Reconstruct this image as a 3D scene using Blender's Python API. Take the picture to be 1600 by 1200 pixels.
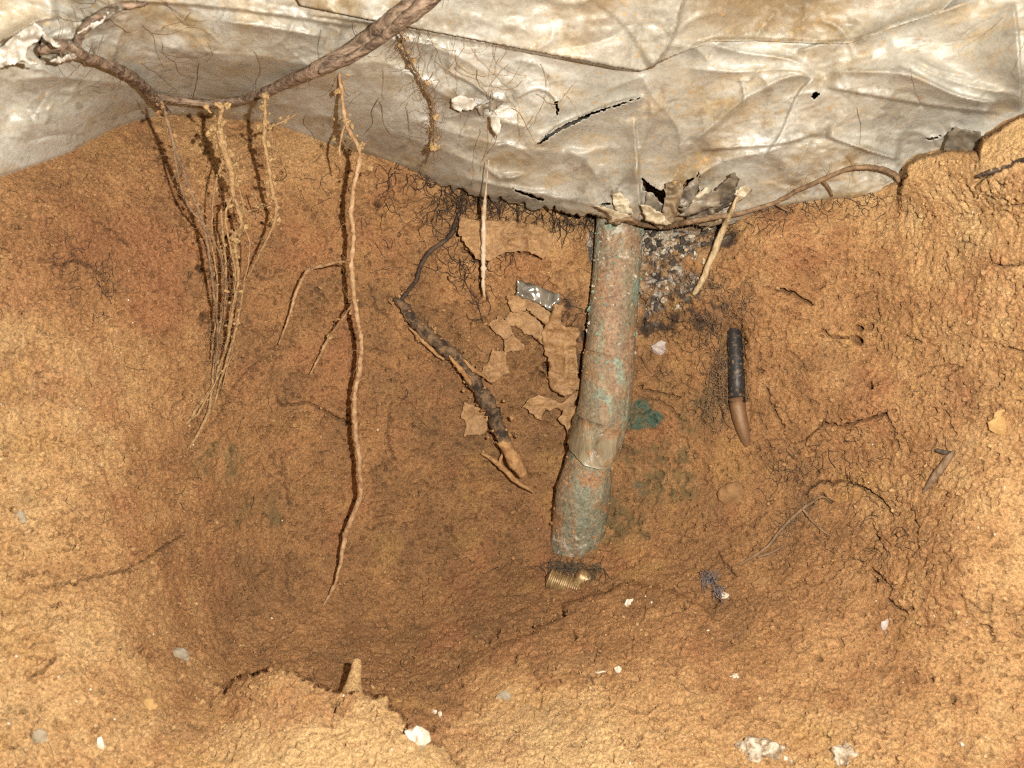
import bpy, math, random
import numpy as np
from mathutils import Vector
from mathutils.geometry import delaunay_2d_cdt

for o in list(bpy.data.objects):
    bpy.data.objects.remove(o)
scn = bpy.context.scene
COL = scn.collection
rng = np.random.default_rng(11)
random.seed(5)

# ------------------------------------------------------------------ camera, sky, lamp, exposure
FPX = 1230.0                                   # focal length in pixels of a 1600 px wide frame
cam = bpy.data.cameras.new('camera')
cam.sensor_width = 36.0
cam.lens = 36.0 * FPX / 1600.0
cam.clip_start = 0.01
cam.clip_end = 50
cam.dof.use_dof = True
cam.dof.focus_distance = 0.735
cam.dof.aperture_fstop = 10.0
cam_o = bpy.data.objects.new('camera', cam)
COL.objects.link(cam_o)
cam_o.rotation_euler = (math.radians(90), 0, 0)
scn.camera = cam_o

world = bpy.data.worlds.new('World')
scn.world = world
world.use_nodes = True
wn = world.node_tree
bg = wn.nodes['Background']
sky = wn.nodes.new('ShaderNodeTexSky')
sky.sky_type = 'NISHITA'
sky.sun_disc = False
sky.sun_elevation = math.radians(35)
sky.sun_rotation = math.radians(170)
wn.links.new(sky.outputs['Color'], bg.inputs['Color'])
bg.inputs['Strength'].default_value = 0.012     # a hole under a slab: almost no daylight reaches it

# the one lamp: the flash of the camera that took the picture, just right of and above its lens
fl = bpy.data.lights.new('photo_flash', 'POINT')
fl.energy = 34.0
fl.shadow_soft_size = 0.005
fl.color = (1.0, 0.93, 0.82)
flo = bpy.data.objects.new('photo_flash', fl)
COL.objects.link(flo)
flo.location = (0.075, -0.01, 0.035)

vs = scn.view_settings
vs.view_transform = 'Standard'
vs.look = 'None'
vs.exposure = 0.0
vs.gamma = 1.0
scn.render.engine = 'CYCLES'
scn.cycles.max_bounces = 6
scn.cycles.diffuse_bounces = 3
scn.cycles.use_adaptive_sampling = True
scn.cycles.adaptive_threshold = 0.02
scn.cycles.use_denoising = False
scn.cycles.filter_width = 1.2

# ------------------------------------------------------------------ numeric helpers
def hash3(ix, iy, iz, seed):
    h = (ix.astype(np.int64) * 374761393 + iy.astype(np.int64) * 668265263 + iz.astype(np.int64) * 2147483647 + seed * 974711) & 0xFFFFFFFF
    h = ((h ^ (h >> 13)) * 1274126177) & 0xFFFFFFFF
    h = (h ^ (h >> 16)) & 0xFFFFFFFF
    h = (h * 2246822519) & 0xFFFFFFFF
    h = h ^ (h >> 15)
    return (h & 0xFFFFFF).astype(np.float32) / float(0xFFFFFF)

def vnoise(P, freq, seed=0):
    Q = P * freq
    I = np.floor(Q).astype(np.int64)
    F = (Q - I).astype(np.float32)
    F = F * F * F * (F * (F * 6 - 15) + 10)
    r = 0
    for dx in (0, 1):
        wx = F[..., 0] if dx else 1 - F[..., 0]
        for dy in (0, 1):
            wy = F[..., 1] if dy else 1 - F[..., 1]
            for dz in (0, 1):
                wz = F[..., 2] if dz else 1 - F[..., 2]
                r = r + wx * wy * wz * hash3(I[..., 0] + dx, I[..., 1] + dy, I[..., 2] + dz, seed)
    return r * 2 - 1

def fbm(P, freq, octv=3, seed=0, gain=0.5):
    a, s, r = 1.0, 0.0, 0
    for k in range(octv):
        r = r + a * vnoise(P, freq * (2.03 ** k), seed + 17 * k)
        s += a
        a *= gain
    return r / s

def worley(P, freq, seed=0):
    Q = P * freq
    I = np.floor(Q).astype(np.int64)
    F = (Q - I).astype(np.float32)
    best = np.full(P.shape[:-1], 9.0, np.float32)
    sec = best.copy()
    for dx in (-1, 0, 1):
        for dy in (-1, 0, 1):
            for dz in (-1, 0, 1):
                a = I[..., 0] + dx; b = I[..., 1] + dy; c = I[..., 2] + dz
                ex = dx + hash3(a, b, c, seed) - F[..., 0]
                ey = dy + hash3(a, b, c, seed + 1) - F[..., 1]
                ez = dz + hash3(a, b, c, seed + 2) - F[..., 2]
                d = ex * ex + ey * ey + ez * ez
                sec = np.minimum(sec, np.maximum(d, best))
                best = np.minimum(best, d)
    return np.sqrt(best), np.sqrt(sec)

def sstep(a, b, x):
    t = np.clip((x - a) / (b - a), 0, 1)
    return t * t * (3 - 2 * t)

class RBF:
    """smooth surface through (x, y, value) points"""
    def __init__(self, pts, smooth=0.0):
        p = np.array(pts, float)
        self.c = p[:, :2] / 500.0
        n = len(p)
        r = np.linalg.norm(self.c[:, None] - self.c[None], axis=2)
        A = np.zeros((n + 3, n + 3))
        A[:n, :n] = self.k(r) + smooth * np.eye(n)
        A[:n, n] = 1; A[:n, n + 1:] = self.c
        A[n, :n] = 1; A[n + 1:, :n] = self.c.T
        self.w = np.linalg.solve(A, np.concatenate([p[:, 2], [0, 0, 0]]))
    def k(self, r):
        return r * r * np.log(np.maximum(r, 1e-9))
    def __call__(self, x, y):
        x = np.asarray(x, float) / 500.0; y = np.asarray(y, float) / 500.0
        n = len(self.c)
        v = self.w[n] + self.w[n + 1] * x + self.w[n + 2] * y
        for i in range(n):
            v = v + self.w[i] * self.k(np.hypot(x - self.c[i, 0], y - self.c[i, 1]))
        return v

def at(px, py, d):
    px = np.asarray(px, float); py = np.asarray(py, float); d = np.asarray(d, float)
    return np.stack([(px - 800) / FPX * d, d + 0 * px, -(py - 600) / FPX * d], axis=-1)

def seg_dist(X, Y, a, b):
    ax, ay = a; bx, by = b
    vx, vy = bx - ax, by - ay
    L = vx * vx + vy * vy + 1e-9
    t = np.clip(((X - ax) * vx + (Y - ay) * vy) / L, 0, 1)
    dx = X - (ax + t * vx); dy = Y - (ay + t * vy)
    return np.hypot(dx, dy), t, np.sign(vx * (Y - ay) - vy * (X - ax))

def poly_sdf(X, Y, poly):
    d = np.full(X.shape, 1e9)
    ins = np.zeros(X.shape, bool)
    n = len(poly)
    for i in range(n):
        a = poly[i]; b = poly[(i + 1) % n]
        dd, _, _ = seg_dist(X, Y, a, b)
        d = np.minimum(d, dd)
        c = ((a[1] > Y) != (b[1] > Y)) & (X < (b[0] - a[0]) * (Y - a[1]) / (b[1] - a[1] + 1e-12) + a[0])
        ins ^= c
    return np.where(ins, d, -d)

def catmull(pts, step):
    """smooth curve through points of any dimension, resampled about every `step` (first two coordinates)"""
    p = np.array(pts, float)
    p = np.vstack([2 * p[0] - p[1], p, 2 * p[-1] - p[-2]])
    out = []
    for i in range(1, len(p) - 2):
        n = max(2, int(np.hypot(*(p[i + 1] - p[i])[:2]) / step))
        t = np.linspace(0, 1, n, endpoint=False)[:, None]
        a, b, c, d = p[i - 1], p[i], p[i + 1], p[i + 2]
        out.append(0.5 * (2 * b + (c - a) * t + (2 * a - 5 * b + 4 * c - d) * t * t + (3 * b - a - 3 * c + d) * t ** 3))
    out.append(p[-2][None])
    return np.vstack(out)

# ------------------------------------------------------------------ object helpers
def mesh_from(name, V, faces, smooth=True):
    me = bpy.data.meshes.new(name)
    V = np.asarray(V, np.float32)
    F = np.asarray(faces, np.int32) if not isinstance(faces, list) else None
    if F is not None:
        k = F.shape[1]
        me.vertices.add(len(V)); me.vertices.foreach_set('co', V.ravel())
        me.loops.add(F.size); me.loops.foreach_set('vertex_index', F.ravel())
        me.polygons.add(len(F)); me.polygons.foreach_set('loop_start', np.arange(0, F.size, k, dtype=np.int32))
        me.update(calc_edges=True)
    else:
        me.from_pydata([tuple(v) for v in V], [], faces)
    if smooth and len(me.polygons):
        me.polygons.foreach_set('use_smooth', np.ones(len(me.polygons), bool))
    me.validate()
    return me

def obj(name, V, faces, mat, parent=None, smooth=True, attrs=None, origin=None):
    V = np.asarray(V, float)
    if parent is not None:
        org = np.array(parent.get('_org', (0, 0, 0)))
        off = org
    else:
        org = np.array(origin) if origin is not None else np.array([V[:, 0].mean(), V[:, 1].mean(), V[:, 2].min()])
        off = org
    me = mesh_from(name, V - off, faces, smooth)
    if attrs:
        for k, a in attrs.items():
            at_ = me.attributes.new(k, 'FLOAT', 'POINT')
            at_.data.foreach_set('value', np.asarray(a, np.float32).ravel())
    me.materials.append(mat)
    o = bpy.data.objects.new(name, me)
    COL.objects.link(o)
    ORG[o.name] = org
    if parent is not None:
        o.parent = parent
    else:
        o.location = org
    o['_org'] = [float(x) for x in org]
    return o

ORG = {}
def thing(name, label, cat, loc, group=None):
    o = bpy.data.objects.new(name, None)
    COL.objects.link(o)
    o.empty_display_size = 0.01
    o.location = loc
    o['_org'] = [float(x) for x in loc]
    return tag(o, label, cat, group)

def tag(o, label=None, cat=None, group=None, kind=None):
    if label: o['label'] = label
    if cat: o['category'] = cat
    if group: o['group'] = group
    if kind: o['kind'] = kind
    return o

class MB:
    """collects shapes into one mesh"""
    def __init__(self):
        self.V = []; self.Q = []; self.n = 0; self.A = []
    def add(self, V, Q, a=None):
        self.V.append(np.asarray(V, float)); self.Q.append(np.asarray(Q, int) + self.n); self.n += len(V)
        self.A.append(np.zeros(len(V)) if a is None else np.asarray(a, float))
    def tube(self, P, R, sides=6, wob=0.0, a=None):
        P = np.asarray(P, float); R = np.broadcast_to(np.asarray(R, float), (len(P),)).copy()
        n = len(P)
        T = np.gradient(P, axis=0)
        T /= np.linalg.norm(T, axis=1)[:, None] + 1e-12
        up = np.array([0.31, -0.9, 0.29])
        N = np.cross(T, up); N /= np.linalg.norm(N, axis=1)[:, None] + 1e-9
        B = np.cross(T, N)
        ang = np.linspace(0, 2 * math.pi, sides, endpoint=False)
        rr = R[:, None] * (1 + .35 * wob * rng.normal(size=(n, sides)))
        V = P[:, None] + rr[..., None] * (np.cos(ang)[None, :, None] * N[:, None] + np.sin(ang)[None, :, None] * B[:, None])
        if wob:
            rm = float(R.mean()); k_ = wob * 4
            V = V + (V - P[:, None]) * (k_ * fbm(V, .55 / rm, 3, 17, .65))[..., None]
        V = V.reshape(-1, 3)
        i = np.arange(n - 1)[:, None] * sides; j = np.arange(sides)[None]
        j2 = (j + 1) % sides
        Q = np.stack([i + j, i + j2, i + sides + j2, i + sides + j], -1).reshape(-1, 4)
        # caps as degenerate fans of quads
        c0 = len(V); V = np.vstack([V, P[:1] - T[:1] * R[0] * .4, P[-1:] + T[-1:] * R[-1] * .4])
        cap = []
        for k in range(0, sides, 2):
            cap.append([c0, (k + 2) % sides, (k + 1) % sides, k])
            b = (n - 1) * sides
            cap.append([c0 + 1, b + k, b + (k + 1) % sides, b + (k + 2) % sides])
        aa = np.zeros(len(V)) if a is None else np.concatenate([np.repeat(a, sides), [a[0], a[-1]]])
        self.add(V, np.vstack([Q, cap]), aa)
        return self
    def lump(self, c, r, squash=(1, 1, 1), rough=0.25, fine=0, a=0.0, seed=None):
        V, F = ICO[fine]
        s = seed if seed is not None else int(rng.integers(1e6))
        off = np.array([s % 97, (s // 97) % 89, (s // 7) % 83]) * 1.37
        k = 1 + rough * vnoise(V + off, 1.3, s) + rough * .5 * vnoise(V + off, 3.1, s + 3)
        W = V * k[:, None] * np.array(squash) * r
        # random turn
        q = rng.normal(size=(3, 3)); q, _ = np.linalg.qr(q)
        if seed is None: W = W @ q
        W = W + np.asarray(c)
        Q = np.stack([F[:, 0], F[:, 1], F[:, 2], F[:, 2]], -1)
        self.add(W, Q, np.full(len(W), a))
        return self
    def build(self, name, mat, parent=None, smooth=True, attr=None, origin=None):
        V = np.vstack(self.V); Q = np.vstack(self.Q)
        tri = Q[:, 2] == Q[:, 3]
        faces = [tuple(q[:3]) if t else tuple(q) for q, t in zip(Q.tolist(), tri)] if tri.any() else Q
        return obj(name, V, faces, mat, parent, smooth, {attr: np.concatenate(self.A)} if attr else None, origin)

def icos(sub):
    t = (1 + 5 ** .5) / 2
    V = [(-1, t, 0), (1, t, 0), (-1, -t, 0), (1, -t, 0), (0, -1, t), (0, 1, t), (0, -1, -t), (0, 1, -t), (t, 0, -1), (t, 0, 1), (-t, 0, -1), (-t, 0, 1)]
    F = [(0, 11, 5), (0, 5, 1), (0, 1, 7), (0, 7, 10), (0, 10, 11), (1, 5, 9), (5, 11, 4), (11, 10, 2), (10, 7, 6), (7, 1, 8), (3, 9, 4), (3, 4, 2), (3, 2, 6), (3, 6, 8), (3, 8, 9), (4, 9, 5), (2, 4, 11), (6, 2, 10), (8, 6, 7), (9, 8, 1)]
    V = [np.array(v) / np.linalg.norm(v) for v in V]
    for _ in range(sub):
        mid = {}; G = []
        def m(a, b):
            k = (min(a, b), max(a, b))
            if k not in mid:
                v = V[a] + V[b]; V.append(v / np.linalg.norm(v)); mid[k] = len(V) - 1
            return mid[k]
        for a, b, c in F:
            x, y, z = m(a, b), m(b, c), m(c, a)
            G += [(a, x, z), (x, b, y), (z, y, c), (x, y, z)]
        F = G
    return np.array(V), np.array(F)
ICO = [icos(0), icos(1), icos(2), icos(3)]

# ------------------------------------------------------------------ material helpers
def new_mat(name):
    m = bpy.data.materials.new(name)
    m.use_nodes = True
    nt = m.node_tree
    return m, nt, nt.nodes['Principled BSDF']

class NT:
    def __init__(self, name):
        self.m, self.t, self.b = new_mat(name)
        self.co = self.t.nodes.new('ShaderNodeTexCoord').outputs['Object']
    def n(self, kind, **kw):
        x = self.t.nodes.new(kind)
        for k, v in kw.items(): setattr(x, k, v)
        return x
    def lk(self, a, b): self.t.links.new(a, b)
    def put(self, sock, v):
        if hasattr(v, 'is_linked') or isinstance(v, bpy.types.NodeSocket): self.lk(v, sock)
        else: sock.default_value = v
    def mapping(self, scale):
        x = self.n('ShaderNodeMapping'); self.lk(self.co, x.inputs['Vector']); x.inputs['Scale'].default_value = scale
        return x.outputs['Vector']
    def noise(self, scale, detail=4, rough=.6, dist=0.0, vec=None):
        x = self.n('ShaderNodeTexNoise')
        self.lk(vec or self.co, x.inputs['Vector'])
        x.inputs['Scale'].default_value = scale; x.inputs['Detail'].default_value = detail
        x.inputs['Roughness'].default_value = rough; x.inputs['Distortion'].default_value = dist
        return x.outputs['Fac']
    def voro(self, scale, feature='F1', vec=None, rand=1.0):
        x = self.n('ShaderNodeTexVoronoi', feature=feature)
        self.lk(vec or self.co, x.inputs['Vector']); x.inputs['Scale'].default_value = scale
        return x.outputs['Distance'], (x.outputs['Color'] if feature == 'F1' else None)
    def ramp(self, v, stops):
        x = self.n('ShaderNodeValToRGB'); self.lk(v, x.inputs['Fac'])
        e = x.color_ramp.elements
        while len(e) < len(stops): e.new(0.5)
        for el, (p, c) in zip(e, stops):
            el.position = p; el.color = (c, c, c, 1) if not isinstance(c, tuple) else (*c, 1)
        return x.outputs['Color']
    def mr(self, v, a, b, c=0.0, d=1.0):
        x = self.n('ShaderNodeMapRange'); self.lk(v, x.inputs['Value'])
        for k, w in zip(('From Min', 'From Max', 'To Min', 'To Max'), (a, b, c, d)): x.inputs[k].default_value = w
        return x.outputs['Result']
    def mix(self, f, a, b, kind='MIX'):
        x = self.n('ShaderNodeMix', data_type='RGBA', blend_type=kind)
        self.put(x.inputs[0], f)
        for s, v in ((x.inputs[6], a), (x.inputs[7], b)):
            self.put(s, (*v, 1) if isinstance(v, tuple) else v)
        return x.outputs[2]
    def math(self, op, a, b=0.0):
        x = self.n('ShaderNodeMath', operation=op)
        self.put(x.inputs[0], a); self.put(x.inputs[1], b)
        return x.outputs[0]
    def attr(self, name):
        return self.n('ShaderNodeAttribute', attribute_name=name).outputs['Fac']
    def bump(self, h, dist, strength=1.0, normal=None):
        x = self.n('ShaderNodeBump'); self.lk(h, x.inputs['Height'])
        x.inputs['Distance'].default_value = dist; x.inputs['Strength'].default_value = strength
        if normal is not None: self.lk(normal, x.inputs['Normal'])
        return x.outputs['Normal']
    def out(self, col=None, rough=0.9, normal=None, spec=0.3, metal=None, **kw):
        if col is not None: self.put(self.b.inputs['Base Color'], (*col, 1) if isinstance(col, tuple) else col)
        self.put(self.b.inputs['Roughness'], rough)
        self.put(self.b.inputs['Specular IOR Level'], spec)
        if metal is not None: self.put(self.b.inputs['Metallic'], metal)
        if normal is not None: self.lk(normal, self.b.inputs['Normal'])
        for k, v in kw.items(): self.put(self.b.inputs[k], v)
        return self.m

# ---- soil
def soil_material():
    t = NT('soil')
    fin = t.noise(520, 5, .75)
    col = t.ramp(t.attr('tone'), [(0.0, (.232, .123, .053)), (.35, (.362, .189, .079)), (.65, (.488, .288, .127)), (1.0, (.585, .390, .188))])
    col = t.mix(t.attr('red'), col, (.345, .150, .068))
    col = t.mix(t.attr('ochre'), col, (.45, .27, .09))
    col = t.mix(t.attr('grey'), col, (.185, .120, .062))
    col = t.mix(1.0, col, t.ramp(fin, [(.34, .58), (.5, 1.02), (.66, 1.50)]), 'MULTIPLY')
    # stains carried by the ground itself
    col = t.mix(t.attr('olive'), col, (.195, .130, .055))
    col = t.mix(t.attr('teal'), col, (.075, .125, .088))
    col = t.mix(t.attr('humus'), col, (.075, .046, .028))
    mort = t.mix(t.attr('chalk'), (.085, .065, .052), (.50, .45, .38))
    col = t.mix(t.attr('mortar'), col, mort)
    n1 = t.bump(fin, .0018, 1.0)
    n3 = t.bump(t.noise(1100, 2, .7), .0009, .9, n1)
    r = t.mr(fin, .3, .75, .95, .60)
    return t.out(col, r, n3, .35)
M = {'soil': soil_material()}

# ================================================================== the ground
SOIL_PTS = [
 (-700,300,.30),(-700,900,.27),(-300,300,.42),(-300,800,.38),(-300,1300,.34),
 (0,280,.55),(0,500,.52),(0,700,.515),(0,900,.50),(0,1050,.46),(0,1200,.43),
 (150,250,.625),(200,450,.625),(200,650,.605),(200,850,.57),(200,1050,.515),(200,1200,.465),
 (400,250,.70),(400,450,.705),(400,650,.71),(400,850,.71),(370,1000,.655),(400,1200,.51),
 (600,300,.735),(600,500,.75),(600,700,.77),(600,850,.78),(600,950,.74),(600,1040,.665),(600,1110,.592),(480,1030,.655),(600,1200,.54),
 (800,350,.74),(800,500,.76),(800,700,.79),(800,850,.80),(850,920,.75),(800,1000,.675),(700,1140,.575),(800,1100,.60),(800,1200,.535),
 (1000,350,.745),(1000,500,.76),(1030,650,.77),(1050,800,.76),(1000,900,.725),(1000,970,.66),(1000,1050,.60),(1000,1200,.515),
 (1150,350,.70),(1150,500,.715),(1180,650,.71),(1200,800,.70),(1200,950,.63),(1200,1100,.555),(1200,1200,.51),
 (1300,330,.66),(1350,500,.65),(1350,650,.65),(1350,800,.64),(1400,1000,.56),(1400,1200,.485),
 (1500,300,.575),(1500,500,.57),(1500,700,.57),(1500,900,.53),(1600,1200,.47),
 (1600,250,.52),(1600,500,.52),(1600,800,.53),(1600,1000,.51),
 (1900,300,.40),(1900,800,.40),(1900,1300,.34),(2300,300,.30),(2300,900,.27),
 (800,1400,.455),(200,1400,.41),(1400,1400,.42),(800,1700,.37),(0,1700,.33),(1600,1700,.34),
 (300,100,.75),(800,150,.80),(1200,150,.78),(0,100,.62),(1600,80,.60)]
soil_rbf = RBF(SOIL_PTS, 1e-4)

CONTACT = [(-300,330),(-60,292),(0,274),(60,255),(110,237),(160,208),(200,190),(260,178),(340,182),(420,192),(470,206),(520,226),(580,240),(640,262),
 (700,288),(760,306),(850,322),(950,338),(1040,348),(1090,342),(1150,332),(1250,316),(1350,306),(1412,292),(1424,262),(1440,250),(1480,243),(1525,247),(1538,222),(1570,200),(1610,182),(1900,120),(2400,60)]
SHEET_POLY = CONTACT + [(2400,-1200),(-900,-1200),(-900,400)]

def axis_coords(lo, hi, lo_in, hi_in, step):
    c = list(np.arange(lo_in, hi_in + step, step))
    s = step; x = c[-1]
    while x < hi:
        s *= 1.10; x += s; c.append(x)
    s = step; x = c[0]; pre = []
    while x > lo:
        s *= 1.10; x -= s; pre.append(x)
    return np.array(pre[::-1] + c)

gx = axis_coords(-650, 2250, -20, 1620, 1.75)
gy = axis_coords(60, 1650, 168, 1208, 1.75)
GX, GY = np.meshgrid(gx, gy)

LIP = [(300,1115),(312,1075),(332,1058),(352,1066),(372,1044),(408,1052),(440,1046),(478,1058),(505,1076),(530,1090),(552,1084),(578,1094),(604,1094),(614,1118),(640,1138),(660,1160),(692,1168),(730,1196),(770,1330),(820,1700),(-100,1700),(100,1400),(220,1220),(270,1160)]
MOUND = [(700,1096),(712,1068),(760,1022),(800,1004),(872,964),(886,944),(906,934),(950,924),(1005,914),(1046,924),(1090,948),(1150,985),(1210,1030),(1320,1330),(1400,1700),(760,1700),(700,1400),(672,1168)]
KNOB = [(1408,292),(1420,256),(1440,244),(1482,236),(1522,240),(1531,252),(1537,218),(1570,196),(1612,178),(1900,116),(2300,40),(2300,460),(1900,460),(1600,520),(1470,480),(1414,400),(1404,330)]

DS = soil_rbf(GX, GY)
S_sheet = poly_sdf(GX, GY, SHEET_POLY)
P0 = at(GX, GY, DS)
edge_n = 7 * vnoise(np.stack([GX / 26, GY / 26, 0 * GX], -1), 1, 5) + 3.5 * vnoise(np.stack([GX / 9, GY / 9, 0 * GX], -1), 1, 6)

def layer(poly, amp, soft, L, jag=1.0, fade=1.0):
    s = poly_sdf(GX, GY, poly) + edge_n * jag
    return -amp * fade * sstep(-soft * .5, soft * .5, s) * np.exp(-np.maximum(s, 0) / L)
lip_s = poly_sdf(GX, GY, LIP) + edge_n * 1.5
lip_f = sstep(270, 450, GX - .1 * (GY - 1060)) * sstep(800, 640, GX)
lip_d = np.minimum(DS, .55 - .00042 * (GY - 1040) + .00006 * np.maximum(30 - lip_s, 0) ** 1.5)
DS = DS + (lip_d - DS) * lip_f * sstep(-2.5, 2.5, lip_s)
DS = DS + layer(MOUND, .016, 10, 150, .9, sstep(700, 880, GX) * sstep(1180, 1020, GX))
DS = DS + layer(KNOB, .045, 5, 130, .35, sstep(345, 262, GY - .06 * (GX - 1410)))
for x, y, rx, ry, a in [(1262,592,48,42,.010),(1345,640,52,46,.016),(1130,600,9,36,.007),(1168,560,8,30,.005),(1270,660,40,30,.006),(1560,770,50,40,.006),
                        (440,745,18,16,.004),(760,372,60,40,.006),(1470,300,60,50,.008),(240,560,120,80,.003),(120,760,90,90,.004),
                        (1090,470,60,50,.010),(1250,380,90,40,.008),(100,1000,110,60,.005),(1450,850,120,70,.004),(1290,980,100,60,.003)]:
    DS = DS - a * np.exp(-((GX - x) / rx) ** 2 - ((GY - y) / ry) ** 2)
# hollow round the thin black pipe and behind the big one, small burrows
for x, y, rx, ry, a in [(1149,530,18,26,.034),(1150,590,17,40,.012),(1050,330,70,26,.035),(1100,350,50,26,.030),(985,420,60,110,.010),(700,305,80,22,.012),(860,335,90,18,.014)]:
    DS = DS + a * np.exp(-((GX - x) / rx) ** 2 - ((GY - y) / ry) ** 2)
DS_rec = DS + np.where(S_sheet > 4, (S_sheet - 4) * .0009, 0)

# cracks -----------------------------------------------------------
crack = np.zeros_like(GX)
def carve(pts, w, depth):
    """open a crack along a polyline given as points on the ground"""
    for i in range(len(pts) - 1):
        a, b = pts[i], pts[i + 1]
        m = w * 3 + 2
        x0 = np.searchsorted(gx, min(a[0], b[0]) - m); x1 = np.searchsorted(gx, max(a[0], b[0]) + m)
        y0 = np.searchsorted(gy, min(a[1], b[1]) - m); y1 = np.searchsorted(gy, max(a[1], b[1]) + m)
        if x1 <= x0 or y1 <= y0: continue
        d, _, _ = seg_dist(GX[y0:y1, x0:x1], GY[y0:y1, x0:x1], a, b)
        sub = crack[y0:y1, x0:x1]
        np.maximum(sub, depth * np.exp(-(d / w) ** 2), out=sub)
def ragged(pts, step=7, j=2.2):
    c = catmull(pts, step)
    c[1:-1] += rng.normal(size=c[1:-1].shape) * j
    return c
CRACKS = [
 ([(432,618),(440,634),(475,630),(505,640),(530,656),(560,664)],2.2,.010),
 ([(318,676),(340,652),(378,586),(420,556)],1.6,.005),
 ([(1214,452),(1240,460),(1268,476)],3.0,.016),([(1284,515),(1300,527),(1325,528)],2.2,.010),
 ([(1286,662),(1320,664),(1355,655),(1384,646)],3.0,.018),([(1384,646),(1396,672),(1404,702)],2.4,.010),([(1286,662),(1262,684),(1240,694)],1.8,.007),
 ([(1196,608),(1208,640),(1224,668)],2.2,.009),([(1545,396),(1552,412),(1588,416)],2.6,.012),([(1410,524),(1440,536)],2.2,.009),([(1560,540),(1600,552)],2.2,.009),
 ([(1255,772),(1276,756),(1310,752),(1345,760),(1372,776),(1392,804)],2.6,.012),([(1262,788),(1284,776),(1298,784)],3.0,.012),
 ([(996,604),(1030,614),(1062,622)],2.2,.010),([(1000,622),(1040,632),(1066,660)],1.6,.006),
 ([(64,916),(110,911),(150,901),(205,886),(250,860),(288,834)],2.6,.011),
 ([(104,366),(120,400),(150,422),(168,444),(172,466)],2.6,.012),([(64,404),(92,414),(118,408),(146,420)],2.2,.008),([(150,346),(176,362),(200,384)],2.4,.010),
 ([(440,716),(446,760),(456,790)],1.8,.008),([(612,628),(606,680),(618,720)],1.8,.006),
 ([(1384,936),(1408,954),(1428,952)],2.4,.010),([(1530,976),(1548,984),(1552,1002)],2.6,.010),([(972,1104),(1000,1112),(1030,1100)],2.8,.012),
 ([(1120,860),(1140,890),(1150,900)],1.6,.006),([(1362,888),(1382,906),(1392,918)],2.6,.010),([(1362,820),(1368,840),(1364,860)],2.4,.010),
 ([(1520,290),(1556,268),(1600,250)],3.2,.020),([(1560,310),(1580,322),(1600,320)],2.4,.012),([(1508,292),(1518,310)],2.6,.012),
 ([(540,470),(580,478),(610,500)],1.4,.004),([(690,330),(668,342),(654,356)],2.4,.010),([(575,445),(590,480),(606,494)],1.5,.005),
 ([(720,388),(742,404),(760,396),(800,392),(850,404)],2.4,.010),
 ([(990,450),(1010,480),(1004,510)],1.8,.008),([(1030,470),(1050,500),(1100,500)],1.8,.008),
 ([(352,1062),(350,1080)],3,.012),([(322,1092),(330,1104)],3,.010),([(534,1090),(524,1102),(535,1114)],4,.014),
 ([(96,1022),(70,1045),(50,1055)],2.6,.008),([(80,1030),(86,1028)],4,.014),
 ([(1470,640),(1485,660),(1490,690)],1.8,.006),([(1430,590),(1470,570),(1500,575)],1.8,.006)]
for p, w, d in CRACKS:
    carve(ragged(p, 5, 1.7), w * .48, d * 1.35)
for k in range(330):                                             # hairline cracks everywhere
    x = rng.uniform(-20, 1620); y = rng.uniform(190, 1210)
    a = rng.uniform(0, 2 * math.pi); n = int(rng.integers(3, 11)); L = rng.uniform(4, 8)
    pts = [(x, y)]
    for i in range(n):
        a += rng.normal() * .75
        x += math.cos(a) * L; y += math.sin(a) * L * .8
        pts.append((x, y))
    carve(pts, rng.uniform(.7, 1.1), rng.uniform(.001, .0060))
for x, y, w in [(878,960,4),(838,973,3.4),(830,977,3),(776,984,4),(774,993,3),(762,1000,3),(804,1022,3),(803,1034,2.5),(895,991,4),(1368,905,3.5),(720,1069,3),(674,1135,4),(698,1130,3),
                (320,495,6),(335,432,5),(312,420,5),(1366,838,4),(1118,936,4),(1114,944,4),(1067,948,3),(1000,1150,3),(160,1080,3),(1490,1090,3.5),(1492,1098,3),(1280,1028,3.5),
                (854,572,5),(860,580,5),(848,586,4),(590,318,4),(1340,532,6),(1342,512,4),(1358,600,4)]:
    carve([(x - 1.5, y - 1), (x + 1.5, y + 1.5)], w * .75, .022)

# relief -----------------------------------------------------------
P = at(GX, GY, DS_rec)
dx = np.gradient(P, axis=1); dy = np.gradient(P, axis=0)
NRM = np.cross(dy, dx); NRM /= np.linalg.norm(NRM, axis=2)[..., None] + 1e-12
view = P / np.linalg.norm(P, axis=2)[..., None]
NRM = np.where((NRM * view).sum(2)[..., None] > 0, -NRM, NRM)
NRM = .6 * NRM - .4 * view
NRM /= np.linalg.norm(NRM, axis=2)[..., None]
h = .0038 * fbm(P, 11, 2, 1) + .0009 * (1 - 2 * np.abs(fbm(P, 21, 2, 2))) + .0022 * fbm(P, 42, 3, 7, .65)
clod = sstep(-.3, .4, fbm(P, 9, 2, 21))
f1, f2 = worley(P + .005 * np.stack([vnoise(P, 60, 31), vnoise(P, 60, 32), vnoise(P, 60, 33)], -1), 70, 3)
h += clod * .0006 * (np.clip(f2 - f1, 0, .4) - .25)
g1, _ = worley(P, 210, 9)
h += (.2 + .8 * clod) * .0007 * (.55 - g1)
h += .0015 * fbm(P, 300, 2, 13, .9)
hole = np.clip(-.35 - vnoise(P, 150, 44), 0, 1)
h -= .006 * hole + .016 * np.clip(-.52 - vnoise(P, 330, 45), 0, 1)
rubble = np.exp(-((GX - 1050) / 60) ** 2 - ((GY - 390) / 60) ** 2)
h += rubble * (.006 * fbm(P, 120, 3, 55, .7) + .008 * (.5 - f1))
nearline = np.exp(-(S_sheet / 26) ** 2)
h = h * (1 - .6 * nearline)
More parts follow.
